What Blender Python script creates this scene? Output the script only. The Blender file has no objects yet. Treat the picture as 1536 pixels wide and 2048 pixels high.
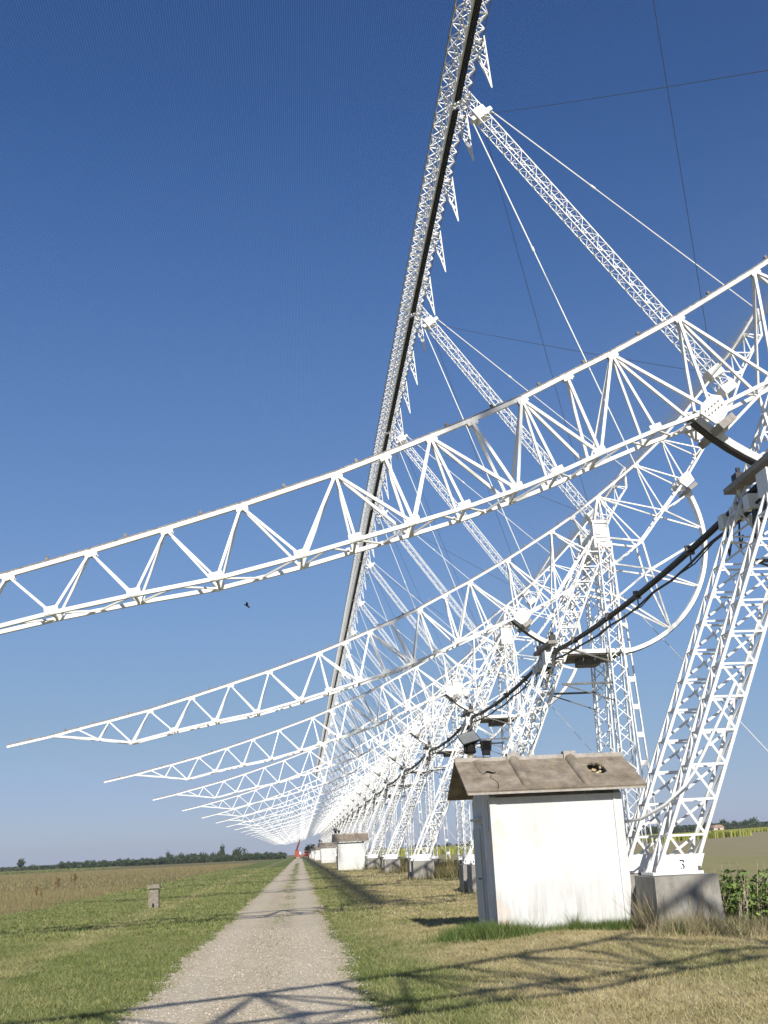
import bpy, math, random
import numpy as np
from mathutils import Vector, Matrix
random.seed(7); RNG = np.random.default_rng(7)
sc = bpy.context.scene
COL = sc.collection

# ------------------------------------------------------------------ camera
F, VPX, VPY, ROLL, EYE = 2100.0, 600.0, 1708.0, 0.047, 1.6
def cam_axes():
    dY = np.array([(VPX-768)/F, (VPY-1024)/F, 1.0]); dY /= np.linalg.norm(dY)
    up = np.cross(np.array([1, -ROLL, 0.0]), dY); up /= np.linalg.norm(up)
    if up[1] > 0: up = -up
    X = np.cross(dY, up)
    if X[0] < 0: X = -X
    return np.array([X, dY, up])
R = cam_axes()
cd = bpy.data.cameras.new('camera'); cam = bpy.data.objects.new('camera', cd); COL.objects.link(cam)
cd.sensor_fit = 'VERTICAL'; cd.sensor_height = 24.0; cd.lens = 24.0*F/2048.0
cd.clip_start = 0.05; cd.clip_end = 8000
right, up, fwd = R[:, 0], -R[:, 1], R[:, 2]
M = Matrix(((right[0], up[0], -fwd[0], 0), (right[1], up[1], -fwd[1], 0), (right[2], up[2], -fwd[2], EYE), (0, 0, 0, 1)))
cam.matrix_world = M
sc.camera = cam

# ------------------------------------------------------------------ light
SA, SB = 0.16, 1.577                      # shadow offset per metre of height: -X and +Y
SUN = Vector((SA, -SB, 1.0)).normalized()
w = bpy.data.worlds.new('World'); sc.world = w; w.use_nodes = True
nt = w.node_tree
sky = nt.nodes.new('ShaderNodeTexSky'); sky.sky_type = 'NISHITA'; sky.sun_disc = False
sky.sun_elevation = math.asin(SUN.z); sky.sun_rotation = math.atan2(SUN.x, SUN.y)
sky.air_density = 0.7; sky.dust_density = 0.3; sky.ozone_density = 6.0; sky.altitude = 20
# camera-like tone response for the whole sky: softer near the horizon, bluer overhead
EXPO = 0.55
def lin(v): v /= 255.0; return v/12.92 if v <= 0.04045 else ((v+0.055)/1.055)**2.4
SKY_IN = [(52, 75, 113), (59, 85, 127), (73, 104, 151), (98, 137, 189), (136, 181, 227), (173, 208, 229.5)]
SKY_OUT = [(52, 88, 145), (67, 105, 165), (92, 131, 188), (122, 160, 209), (150, 180, 213), (172, 191, 215)]
sc1 = nt.nodes.new('ShaderNodeVectorMath'); sc1.operation = 'SCALE'; sc1.inputs['Scale'].default_value = 0.085
cur = nt.nodes.new('ShaderNodeRGBCurve')
sc2 = nt.nodes.new('ShaderNodeVectorMath'); sc2.operation = 'SCALE'; sc2.inputs['Scale'].default_value = 10.0
for c_ in range(3):
    cv = cur.mapping.curves[c_]; k_ = 2.0**-EXPO
    P_ = [(0.0, 0.0)]+[(lin(a[c_]), lin(b[c_])*k_) for a, b in zip(SKY_IN, SKY_OUT)]
    P_.append((1.0, P_[-1][1]+(1-P_[-1][0])*0.45))
    cv.points[0].location = P_[0]; cv.points[1].location = P_[-1]
    for p_ in P_[1:-1]: cv.points.new(*p_)
cur.mapping.update()
nt.links.new(sky.outputs[0], sc1.inputs[0]); nt.links.new(sc1.outputs[0], cur.inputs['Color']); nt.links.new(cur.outputs[0], sc2.inputs[0])
nt.links.new(sc2.outputs[0], nt.nodes['Background'].inputs[0])
nt.nodes['Background'].inputs[1].default_value = 0.1
sl = bpy.data.lights.new('sun', 'SUN'); sl.energy = 4.2; sl.angle = math.radians(0.53); sl.color = (1.0, 0.955, 0.87)
so = bpy.data.objects.new('sun', sl); COL.objects.link(so)
so.rotation_euler = (-SUN).to_track_quat('-Z', 'Y').to_euler(); so.location = (20, -60, 60)
vs = sc.view_settings; vs.view_transform = 'Standard'; vs.look = 'None'; vs.exposure = EXPO; vs.gamma = 1.0

# ------------------------------------------------------------------ helpers
def tag(o, label, cat, group=None, kind=None):
    if label: o['label'] = label
    if cat: o['category'] = cat
    if group: o['group'] = group
    if kind: o['kind'] = kind
    return o
def empty(name, loc):
    o = bpy.data.objects.new(name, None); COL.objects.link(o); o.location = loc; o.empty_display_size = 0.3
    return o
def link(name, me, parent=None, mat=None, matrix=None):
    o = bpy.data.objects.new(name, me); COL.objects.link(o)
    if mat is not None and len(me.materials) == 0: me.materials.append(mat)
    if parent: o.parent = parent
    if matrix is not None: o.matrix_basis = matrix
    return o
def frame(p0, p1, ref=(0, 1, 0)):
    p0 = Vector(p0); p1 = Vector(p1); z = p1-p0; L = z.length; z = z/L
    r = Vector(ref)
    if abs(z.dot(r)) > 0.95: r = Vector((1, 0, 0))
    x = r.cross(z).normalized(); y = z.cross(x)
    return p0, x, y, z, L
class MB:
    def __init__(s, o=(0, 0, 0)): s.v = []; s.f = []; s.o = Vector(o)
    def bar(s, p0, p1, w, d=None, ref=(0, 1, 0)):
        d = d or w
        p, x, y, z, L = frame(p0, p1, ref); p = p - s.o; b = len(s.v)
        for k in (0, L):
            for a, c in ((-1, -1), (1, -1), (1, 1), (-1, 1)):
                s.v.append(tuple(p + x*(a*w/2) + y*(c*d/2) + z*k))
        s.f += [(b, b+3, b+2, b+1), (b+4, b+5, b+6, b+7)] + [(b+i, b+(i+1) % 4, b+4+(i+1) % 4, b+4+i) for i in range(4)]
        return s
    def box(s, lo, hi):
        return s.hexa([(lo[0], lo[1], lo[2]), (hi[0], lo[1], lo[2]), (hi[0], hi[1], lo[2]), (lo[0], hi[1], lo[2]),
                       (lo[0], lo[1], hi[2]), (hi[0], lo[1], hi[2]), (hi[0], hi[1], hi[2]), (lo[0], hi[1], hi[2])])
    def hexa(s, P):
        b = len(s.v); s.v += [tuple(Vector(q)-s.o) for q in P]
        s.f += [(b, b+3, b+2, b+1), (b+4, b+5, b+6, b+7)] + [(b+i, b+(i+1) % 4, b+4+(i+1) % 4, b+4+i) for i in range(4)]
        return s
    def tube(s, pts, r, n=6):
        pts = [Vector(q) for q in pts]; b = len(s.v)
        for i, p in enumerate(pts):
            a = pts[max(i-1, 0)]; c = pts[min(i+1, len(pts)-1)]
            rr = r[i] if isinstance(r, (list, tuple)) else r
            _, x, y, z, L = frame(a, c, (0.13, 0.2, 1))
            for k in range(n):
                t = 2*math.pi*k/n
                s.v.append(tuple(p - s.o + x*(rr*math.cos(t)) + y*(rr*math.sin(t))))
        for i in range(len(pts)-1):
            for k in range(n):
                a = b+i*n+k; c = b+i*n+(k+1) % n
                s.f.append((a, c, c+n, a+n))
        s.f.append(tuple(b+k for k in reversed(range(n)))); s.f.append(tuple(b+(len(pts)-1)*n+k for k in range(n)))
        return s
    def prism(s, poly, y0, y1):
        """polygon in X-Z extruded along Y"""
        b = len(s.v); n = len(poly)
        for y in (y0, y1):
            for q in poly: s.v.append(tuple(Vector((q[0], y, q[1]))-s.o))
        s.f += [tuple(b+i for i in range(n)), tuple(b+n+i for i in reversed(range(n)))]
        s.f += [(b+i, b+n+i, b+n+(i+1) % n, b+(i+1) % n) for i in range(n)]
        return s
    def mesh(s, name, mat, smooth=False):
        me = bpy.data.meshes.new(name); me.from_pydata(s.v, [], s.f); me.update()
        if mat is not None: me.materials.append(mat)
        if smooth: me.polygons.foreach_set('use_smooth', [True]*len(me.polygons))
        return me
    def obj(s, name, mat, parent=None, smooth=False, matrix=None):
        return link(name, s.mesh(name, mat, smooth), parent, None, matrix)
def np_mesh(name, V, Fc, mat, attr=None):
    """V (n,3), Fc (m,k) numpy -> mesh"""
    me = bpy.data.meshes.new(name); n = len(V); m, k = Fc.shape
    me.vertices.add(n); me.vertices.foreach_set('co', np.asarray(V, np.float32).ravel())
    me.loops.add(m*k); me.loops.foreach_set('vertex_index', Fc.astype(np.int32).ravel())
    me.polygons.add(m); me.polygons.foreach_set('loop_start', np.arange(0, m*k, k, dtype=np.int32))
    if attr is not None:
        a = me.attributes.new('tint', 'FLOAT', 'POINT'); a.data.foreach_set('value', attr.astype(np.float32))
    me.update(calc_edges=True); me.validate()
    if mat: me.materials.append(mat)
    return me
def copy_tree(o, parent=None):
    c = o.copy(); COL.objects.link(c); c.parent = parent
    for ch in list(o.children): copy_tree(ch, c)
    return c

# ------------------------------------------------------------------ materials
class NT:
    def __init__(s, name):
        s.m = bpy.data.materials.new(name); s.m.use_nodes = True; s.t = s.m.node_tree
        s.b = s.t.nodes['Principled BSDF']
        s.pos = s.t.nodes.new('ShaderNodeNewGeometry').outputs['Position']
    def n(s, t, **k):
        x = s.t.nodes.new(t)
        for a, v in k.items(): setattr(x, a, v)
        return x
    def l(s, a, b): s.t.links.new(a, b)
    def noise(s, scale, detail=4, rough=0.55, vec=None, st=None):
        x = s.n('ShaderNodeTexNoise'); x.inputs['Scale'].default_value = scale
        x.inputs['Detail'].default_value = detail; x.inputs['Roughness'].default_value = rough
        v = vec or s.pos
        if st:
            mp = s.n('ShaderNodeMapping'); mp.inputs['Scale'].default_value = st; s.l(v, mp.inputs[0]); v = mp.outputs[0]
        s.l(v, x.inputs['Vector']); return x.outputs['Fac']
    def ramp(s, fac, stops):
        r = s.n('ShaderNodeValToRGB'); e = r.color_ramp.elements
        while len(e) < len(stops): e.new(0.5)
        for i, (p, c) in enumerate(stops):
            e[i].position = p; e[i].color = (*c, 1) if len(c) == 3 else c
        s.l(fac, r.inputs[0]); return r.outputs[0]
    def mix(s, fac, a, b):
        x = s.n('ShaderNodeMix', data_type='RGBA')
        for sock, v in ((x.inputs[0], fac), (x.inputs[6], a), (x.inputs[7], b)):
            if isinstance(v, (int, float)): sock.default_value = v
            elif isinstance(v, tuple): sock.default_value = (*v, 1)
            else: s.l(v, sock)
        return x.outputs[2]
    def math(s, op, a, b=None, c=None):
        x = s.n('ShaderNodeMath', operation=op)
        for i, v in enumerate((a, b, c)):
            if v is None: continue
            if isinstance(v, (int, float)): x.inputs[i].default_value = v
            else: s.l(v, x.inputs[i])
        return x.outputs[0]
    def maprange(s, v, a, b, c=0.0, d=1.0):
        x = s.n('ShaderNodeMapRange', interpolation_type='SMOOTHSTEP')
        s.l(v, x.inputs[0])
        for i, q in enumerate((a, b, c, d)): x.inputs[1+i].default_value = q
        return x.outputs[0]
    def bump(s, h, strength=0.3, dist=0.02):
        x = s.n('ShaderNodeBump'); x.inputs['Strength'].default_value = strength; x.inputs['Distance'].default_value = dist
        s.l(h, x.inputs['Height']); s.l(x.outputs[0], s.b.inputs['Normal'])
    def fin(s, col, rough=0.7, metal=0.0, spec=None):
        if isinstance(col, tuple): s.b.inputs['Base Color'].default_value = (*col, 1)
        else: s.l(col, s.b.inputs['Base Color'])
        s.b.inputs['Roughness'].default_value = rough; s.b.inputs['Metallic'].default_value = metal
        if spec is not None: s.b.inputs['Specular IOR Level'].default_value = spec
        return s.m
def simple(name, c1, c2, scale=6.0, rough=0.7, metal=0.0, bump=0.0, st=None, spec=None):
    t = NT(name); f = t.noise(scale, 5, 0.6, st=st)
    c = t.ramp(f, [(0.32, c1), (0.68, c2)])
    if bump: t.bump(f, bump, 0.01)
    return t.fin(c, rough, metal, spec)
def paint_mat():
    t = NT('white_steel_paint')
    base = t.ramp(t.noise(1.7, 5, 0.6), [(0.3, (0.74, 0.735, 0.71)), (0.7, (0.84, 0.835, 0.815))])
    rust = t.ramp(t.noise(9.0, 6, 0.7), [(0.69, (0, 0, 0)), (0.75, (1, 1, 1))])
    oi = t.n('ShaderNodeObjectInfo')                                # repainted piece by piece: slightly different whites
    base = t.mix(t.math('MULTIPLY', oi.outputs['Random'], 0.5), base, (0.60, 0.59, 0.56))
    grime = t.ramp(t.noise(3.1, 6, 0.7, st=(1, 1, 0.4)), [(0.55, (0, 0, 0)), (0.72, (1, 1, 1))])
    base = t.mix(t.math('MULTIPLY', grime, 0.4), base, (0.42, 0.40, 0.36))
    return t.fin(t.mix(t.math('MULTIPLY', rust, 0.55), base, (0.33, 0.24, 0.17)), 0.5)
M_PAINT = paint_mat()
M_DARK = simple('grey_weathered_sheet', (0.09, 0.085, 0.08), (0.17, 0.16, 0.15), 5, 0.7)
M_STONE = simple('lichened_marker_stone', (0.15, 0.125, 0.10), (0.29, 0.25, 0.20), 14, 0.95, bump=0.5)
M_PLANK = simple('weathered_grey_plank', (0.23, 0.21, 0.19), (0.36, 0.335, 0.30), 8, 0.8, bump=0.2)
M_BLACK = simple('black_cable_rubber', (0.012, 0.012, 0.013), (0.035, 0.034, 0.033), 12, 0.55)
M_TROUGH = simple('black_trough_sheet', (0.005, 0.005, 0.005), (0.010, 0.009, 0.009), 3, 0.9, spec=0.15)
M_WIRE = simple('dark_steel_wire', (0.06, 0.06, 0.065), (0.11, 0.11, 0.12), 12, 0.5, 0.3)
M_BROWN = simple('brown_oxide_wire', (0.16, 0.11, 0.08), (0.25, 0.19, 0.15), 9, 0.7)
M_GALV = simple('galvanised_wire', (0.62, 0.62, 0.61), (0.75, 0.75, 0.73), 3, 0.4)
M_TOPSTRIP = simple('dark_wire_clip_rail', (0.10, 0.085, 0.075), (0.30, 0.27, 0.25), 14, 0.7)

def concrete_mat():
    t = NT('weathered_concrete')
    a = t.noise(3.0, 6, 0.65); s = t.noise(2.6, 7, 0.72, st=(1.6, 1.6, 0.45)); f = t.noise(60, 3, 0.6)
    c = t.ramp(a, [(0.3, (0.20, 0.187, 0.163)), (0.7, (0.34, 0.322, 0.288))])
    c = t.mix(t.ramp(s, [(0.48, (0, 0, 0)), (0.66, (0.85, 0.85, 0.85))]), c, (0.14, 0.128, 0.105))
    c = t.mix(t.ramp(f, [(0.62, (0, 0, 0)), (0.7, (0.5, 0.5, 0.5))]), c, (0.5, 0.48, 0.44))
    t.bump(f, 0.4, 0.01); return t.fin(c, 0.9)
M_CONC = concrete_mat()
def wall_mat():
    t = NT('whitewashed_panel_wall')
    a = t.noise(1.4, 5, 0.6); s = t.noise(9.0, 5, 0.65, st=(1.2, 1.2, 0.10)); f = t.noise(45, 3)
    c = t.ramp(a, [(0.3, (0.53, 0.53, 0.522)), (0.62, (0.645, 0.647, 0.64))])
    sep = t.n('ShaderNodeSeparateXYZ'); t.l(t.pos, sep.inputs[0])
    low = t.maprange(sep.outputs[2], 0.1, 1.1, 1.0, 0.25)          # splash dirt near the ground
    st = t.math('MULTIPLY', t.ramp(s, [(0.45, (0, 0, 0)), (0.68, (1, 1, 1))]), low)
    c = t.mix(t.math('MULTIPLY', st, 0.8), c, (0.34, 0.325, 0.30))
    lowd = t.maprange(sep.outputs[2], 0.02, 0.55, 0.55, 0.0)
    c = t.mix(t.math('MULTIPLY', lowd, a), c, (0.36, 0.36, 0.27))
    leftx = t.maprange(sep.outputs[0], 3.5, 3.85, 1.0, 0.0)
    pk = t.math('MULTIPLY', leftx, t.ramp(t.noise(2.6, 4), [(0.46, (0, 0, 0)), (0.6, (1, 1, 1))]))
    c = t.mix(t.math('MULTIPLY', pk, 0.8), c, (0.62, 0.50, 0.40))
    t.bump(f, 0.12, 0.004); return t.fin(c, 0.85)
M_WALL = wall_mat()
def roof_mat():
    t = NT('stained_fibre_cement_roof')
    a = t.noise(3.2, 6, 0.7); s = t.noise(7, 5, 0.6, st=(1.5, 0.35, 0.35)); f = t.noise(70, 3)
    c = t.ramp(a, [(0.26, (0.10, 0.078, 0.055)), (0.5, (0.215, 0.175, 0.132)), (0.75, (0.35, 0.305, 0.25))])
    c = t.mix(t.ramp(s, [(0.5, (0, 0, 0)), (0.75, (0.6, 0.6, 0.6))]), c, (0.29, 0.24, 0.14))
    c = t.mix(t.ramp(f, [(0.6, (0, 0, 0)), (0.72, (0.4, 0.4, 0.4))]), c, (0.42, 0.39, 0.35))
    t.bump(f, 0.35, 0.006); return t.fin(c, 0.92)
M_ROOF = roof_mat()
M_ROOFEDGE = simple('pale_cement_edge', (0.28, 0.25, 0.22), (0.42, 0.39, 0.35), 9, 0.9)
M_DOOR = simple('grey_painted_door', (0.34, 0.36, 0.35), (0.45, 0.47, 0.45), 2.5, 0.6)
M_LAMPBLK = simple('black_lamp_housing', (0.006, 0.006, 0.006), (0.016, 0.015, 0.014), 18, 0.75, spec=0.2)
M_GLASS = simple('lamp_glass', (0.13, 0.14, 0.145), (0.22, 0.23, 0.23), 3, 0.2)
M_BRASS = simple('tan_fitting', (0.42, 0.32, 0.17), (0.55, 0.44, 0.26), 12, 0.5)
M_RED = simple('red_crane_paint', (0.24, 0.042, 0.018), (0.33, 0.065, 0.028), 3, 0.45)
M_TYRE = simple('tyre_rubber', (0.02, 0.02, 0.02), (0.05, 0.05, 0.05), 9, 0.85)

# shared ground colours: grass zones laid out by place (X) with ragged borders
def grass_colour(t, blade=False):
    sep = t.n('ShaderNodeSeparateXYZ'); t.l(t.pos, sep.inputs[0])
    wob = t.math('MULTIPLY', t.math('SUBTRACT', t.noise(0.55, 4, 0.6), 0.5), 1.6)
    X = t.math('ADD', sep.outputs[0], wob)
    big = t.noise(0.45, 5, 0.62, st=(1.0, 0.55, 1.0)); mid = t.noise(2.3, 5, 0.65, st=(1, 0.6, 1)); fine = t.noise(26, 3, 0.7)
    green = t.ramp(mid, [(0.3, (0.086, 0.120, 0.029)), (0.5, (0.134, 0.172, 0.046)), (0.72, (0.195, 0.215, 0.073))])
    straw = t.ramp(mid, [(0.28, (0.26, 0.21, 0.104)), (0.52, (0.41, 0.335, 0.182)), (0.74, (0.52, 0.44, 0.262))])
    meadow = t.ramp(mid, [(0.3, (0.135, 0.117, 0.050)), (0.52, (0.188, 0.160, 0.078)), (0.75, (0.24, 0.208, 0.108))])
    # left verge: green with a mown hay strip, right: straw with green patches, greener by the track
    hay = t.math('MULTIPLY', t.maprange(X, -5.6, -5.1), t.maprange(X, -4.6, -4.1, 1.0, 0.0))
    fl = t.math('ADD', t.math('MULTIPLY', hay, 0.34), t.math('MULTIPLY', t.math('SUBTRACT', big, 0.5), 1.0))
    fl = t.math('ADD', fl, 0.04)
    rr = t.math('ADD', t.maprange(X, 1.0, 2.9, 0.14, 0.90), t.math('MULTIPLY', t.math('SUBTRACT', big, 0.5), 2.4))
    side = t.maprange(sep.outputs[0], -1.2, -0.2)
    f = t.n('ShaderNodeMix', data_type='FLOAT'); t.l(side, f.inputs[0]); t.l(fl, f.inputs[2]); t.l(rr, f.inputs[3])
    fac = f.outputs[0]
    if blade:
        at = t.n('ShaderNodeAttribute', attribute_name='tint')
        fac = t.math('ADD', fac, t.math('MULTIPLY', t.math('SUBTRACT', at.outputs['Fac'], 0.5), 1.0))
    cl = t.n('ShaderNodeClamp'); t.l(fac, cl.inputs[0])
    c = t.mix(cl.outputs[0], green, straw)
    c = t.mix(t.maprange(X, -10.9, -9.9, 1.0, 0.0), c, meadow)
    c = t.mix(t.math('MULTIPLY', fine, 0.45), c, t.mix(0.5, c, (0.035, 0.032, 0.015)))
    return c, fine, sep
def ground_mat():
    t = NT('mown_grass_ground'); c, fine, sep = grass_colour(t)
    # fields farther right and far off
    Y = sep.outputs[1]; X = sep.outputs[0]
    far = t.noise(0.02, 4, 0.6, st=(0.3, 1.2, 1))
    ol = t.ramp(t.noise(0.5, 6, 0.7, st=(0.3, 1.4, 1)), [(0.3, (0.20, 0.185, 0.078)), (0.7, (0.33, 0.30, 0.15))])
    c = t.mix(t.math('MULTIPLY', t.maprange(X, 15, 19), t.maprange(Y, 20, 26)), c, ol)
    br = t.ramp(t.noise(0.35, 6, 0.75, st=(0.3, 1, 1)), [(0.3, (0.225, 0.190, 0.105)), (0.7, (0.325, 0.285, 0.165))])
    bx = t.math('ADD', X, t.math('MULTIPLY', far, 3))
    c = t.mix(t.maprange(bx, 33, 35), c, br)
    t.bump(fine, 0.7, 0.03); return t.fin(c, 0.95, spec=0.1)
M_GROUND = ground_mat()
def blade_mat(name='grass_blades'):
    t = NT(name); c, fine, sep = grass_colour(t, True)
    c = t.mix(0.12, c, (0.42, 0.40, 0.18)); return t.fin(c, 0.75, spec=0.2)
M_BLADE = blade_mat()
def tint_mat(name, stops, rough=0.8):
    t = NT(name); at = t.n('ShaderNodeAttribute', attribute_name='tint')
    return t.fin(t.ramp(at.outputs['Fac'], stops), rough, spec=0.2)
M_MEADOW = tint_mat('tall_dry_meadow', [(0.0, (0.135, 0.12, 0.048)), (0.45, (0.208, 0.172, 0.085)), (0.75, (0.262, 0.208, 0.118)), (1.0, (0.165, 0.175, 0.058))])
M_LUSH = tint_mat('lush_grass', [(0.0, (0.05, 0.088, 0.02)), (0.6, (0.095, 0.148, 0.037)), (1.0, (0.20, 0.215, 0.08))])
M_STALK = tint_mat('dry_stalks', [(0.0, (0.20, 0.16, 0.09)), (0.6, (0.36, 0.30, 0.19)), (1.0, (0.16, 0.17, 0.06))])
M_LEAF = tint_mat('bush_leaf', [(0.0, (0.07, 0.11, 0.025)), (0.6, (0.12, 0.185, 0.042)), (1.0, (0.22, 0.29, 0.08))], 0.6)
M_TREE = tint_mat('tree_foliage', [(0.0, (0.030, 0.045, 0.022)), (0.6, (0.048, 0.070, 0.032)), (1.0, (0.075, 0.098, 0.046))])
M_BARK = simple('bark', (0.06, 0.045, 0.03), (0.12, 0.09, 0.065), 6, 0.9)
M_DOCK = tint_mat('red_brown_seed_heads', [(0.0, (0.11, 0.045, 0.02)), (1.0, (0.22, 0.10, 0.05))])
M_CROP = tint_mat('yellow_green_crop', [(0.0, (0.19, 0.215, 0.042)), (0.6, (0.235, 0.25, 0.052)), (1.0, (0.29, 0.285, 0.068))])
def road_mat():
    t = NT('pale_gravel')
    v = t.n('ShaderNodeTexVoronoi'); v.inputs['Scale'].default_value = 42; t.l(t.pos, v.inputs['Vector'])
    v2 = t.n('ShaderNodeTexVoronoi'); v2.inputs['Scale'].default_value = 95; t.l(t.pos, v2.inputs['Vector'])
    sp = t.n('ShaderNodeSeparateColor'); t.l(v.outputs['Color'], sp.inputs[0])
    sp2 = t.n('ShaderNodeSeparateColor'); t.l(v2.outputs['Color'], sp2.inputs[0])
    k = t.math('ADD', t.math('MULTIPLY', sp.outputs[0], 0.55), t.math('MULTIPLY', sp2.outputs[0], 0.45))
    c = t.ramp(k, [(0.12, (0.245, 0.198, 0.130)), (0.5, (0.50, 0.414, 0.282)), (0.88, (0.72, 0.62, 0.46))])
    big = t.noise(0.7, 5, 0.6, st=(1.6, 0.35, 1))
    c = t.mix(t.ramp(big, [(0.42, (0, 0, 0)), (0.72, (0.55, 0.55, 0.55))]), c, (0.37, 0.315, 0.235))
    sx = t.n('ShaderNodeSeparateXYZ'); t.l(t.pos, sx.inputs[0])
    ax = t.math('ABSOLUTE', t.math('ADD', sx.outputs[0], t.math('ADD', 0.55, t.math('MULTIPLY', big, 0.2))))
    wt = t.math('MULTIPLY', t.maprange(ax, 0.35, 0.6), t.maprange(ax, 0.85, 1.15, 1.0, 0.0))     # packed, paler wheel lines
    c = t.mix(t.math('MULTIPLY', wt, 0.30), c, (0.60, 0.53, 0.42))
    h = t.math('ADD', v.outputs['Distance'], v2.outputs['Distance'])
    t.bump(h, 0.5, 0.012); return t.fin(c, 0.95, spec=0.15)
M_ROAD = road_mat()
M_PEB = tint_mat('pebbles', [(0.0, (0.24, 0.20, 0.15)), (0.5, (0.45, 0.39, 0.30)), (1.0, (0.70, 0.65, 0.55))])

# ------------------------------------------------------------------ terrain
def gz(x, y):
    x = np.asarray(x, float); y = np.asarray(y, float)
    z = 0.024*np.maximum(x-70, 0)*np.clip((y-40)/200, 0, 1)
    m = np.exp(-(((x-5.0)/2.6)**2 + ((y-20.7)/3.4)**2))*np.clip((x-1.4)/1.2, 0, 1)
    z = z + 0.13*m
    b = 0.022*(np.sin(x*1.7+y*0.9)*np.sin(y*1.3-x*0.5)+0.6*np.sin(x*3.1-y*2.3))
    off = np.clip(np.maximum(-3.0-x, x-1.7)/1.0, 0, 1)*np.exp(-np.maximum(np.hypot(x, y)-120, 0)/80)
    return np.minimum(z + b*off, 14)
def grid_mesh(name, xs, ys, zf, mat):
    gx, gy = np.meshgrid(xs, ys); V = np.stack([gx, gy, zf(gx, gy)], -1).reshape(-1, 3)
    nx, ny = len(xs), len(ys); i = np.arange(nx*ny).reshape(ny, nx)
    Fc = np.stack([i[:-1, :-1], i[:-1, 1:], i[1:, 1:], i[1:, :-1]], -1).reshape(-1, 4)
    return np_mesh(name, V, Fc, mat)
xs = np.unique(np.concatenate([np.linspace(-2600, -200, 12), np.linspace(-200, -30, 35), np.linspace(-30, 30, 151), np.linspace(30, 300, 50), np.linspace(300, 2600, 14)]))
ys = np.unique(np.concatenate([np.linspace(-400, -20, 8), np.linspace(-20, 80, 201), np.linspace(80, 300, 80), np.linspace(300, 1000, 30), np.linspace(1000, 3000, 12)]))
g = link('ground', grid_mesh('ground', xs, ys, gz, M_GROUND)); g['kind'] = 'structure'

# gravel track with ragged edges
def edge_noise(y, s):
    return 0.05*np.sin(y*0.83+s)+0.04*np.sin(y*2.1+2*s)+0.035*np.sin(y*5.3+s*3)+0.03*np.sin(y*11.7+s)+0.02*np.sin(y*23.1+2*s)+0.04*np.sin(y*0.31+s*5)
ry = np.unique(np.concatenate([np.arange(-30, 60, 0.09), np.linspace(60, 130, 300), np.linspace(130, 700, 120)]))
L = -1.88+edge_noise(ry, 1.0); Rr = 0.65+edge_noise(ry, 4.2)+0.10*np.exp(-(ry-10)**2/9)
u = np.linspace(0, 1, 7)
V = np.stack([L[:, None]+(Rr-L)[:, None]*u, np.repeat(ry[:, None], 7, 1), np.full((len(ry), 7), 0.006)], -1).reshape(-1, 3)
i = np.arange(len(ry)*7).reshape(-1, 7)
Fc = np.stack([i[:-1, :-1], i[:-1, 1:], i[1:, 1:], i[1:, :-1]], -1).reshape(-1, 4)
r = link('gravel_road', np_mesh('gravel_road', V, Fc, M_ROAD)); r['kind'] = 'structure'
def road_edges(y): return -1.88+edge_noise(y, 1.0), 0.65+edge_noise(y, 4.2)+0.10*np.exp(-(y-10)**2/9)

# ------------------------------------------------------------------ scattered plants
def blades(N, xr, yr, h, wd, keep=None, lean=0.6, pts=None, yexp=1.0):
    if pts is None:
        x = RNG.uniform(*xr, N)
        y = yr[0]+(yr[1]-yr[0])*RNG.random(N)**yexp
        if keep is not None:
            k = keep(x, y); x, y = x[k], y[k]
    else: x, y = pts
    n = len(x); a = RNG.uniform(0, 2*math.pi, n); hh = h*RNG.uniform(0.45, 1.25, n); ww = wd*RNG.uniform(0.6, 1.3, n)
    z = gz(x, y)-0.005; dx, dy = np.cos(a), np.sin(a); lx = RNG.normal(0, lean, n)*hh; ly = RNG.normal(0, lean, n)*hh
    V = np.empty((n, 3, 3)); V[:, 0] = np.stack([x-dx*ww/2, y-dy*ww/2, z], -1); V[:, 1] = np.stack([x+dx*ww/2, y+dy*ww/2, z], -1)
    V[:, 2] = np.stack([x+lx, y+ly, z+hh], -1)
    return V.reshape(-1, 3), np.arange(3*n).reshape(-1, 3), np.repeat(RNG.random(n), 3)
def merge(parts):
    Vs, Fs, As, o = [], [], [], 0
    for V, Fc, A in parts: Vs.append(V); Fs.append(Fc+o); As.append(A); o += len(V)
    return np.concatenate(Vs), np.concatenate(Fs), np.concatenate(As)
def offroad(x, y):
    l, rr = road_edges(y)
    return ((x < l+RNG.normal(0, 0.10, len(x))) | (x > rr-RNG.normal(0, 0.12, len(x)))) & ~((x > 3.45) & (x < 5.97) & (y > 19.68) & (y < 21.85))
V, Fc, A = merge([
    blades(330000, (-10.5, 9.5), (8.5, 27), 0.050, 0.011, offroad, 0.7, yexp=1.35),
    blades(160000, (-10.8, 14), (26, 60), 0.060, 0.026, offroad, 0.7, yexp=1.3),
    blades(60000, (-10.5, 20), (58, 150), 0.08, 0.06, offroad, 0.6, yexp=1.3)])
tag(link('mown_grass', np_mesh('mown_grass', V, Fc, M_BLADE, A)), 'short mown grass, part green and part straw, on both sides of the track', 'grass', kind='stuff')
V, Fc, A = merge([
    blades(170000, (-50, -9.3), (22, 75), 0.20, 0.016, lambda x, y: x < -10.2+0.5*np.sin(y*0.6)+0.35*np.sin(y*1.9), 0.25),
    blades(130000, (-120, -9.5), (60, 260), 0.22, 0.05, lambda x, y: x < -10.1+0.5*np.sin(y*0.6), 0.25)])
tag(link('tall_meadow_grass', np_mesh('tall_meadow_grass', V, Fc, M_MEADOW, A)), 'tall dry brownish meadow grass left of the green verge', 'grass', kind='stuff')
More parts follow.
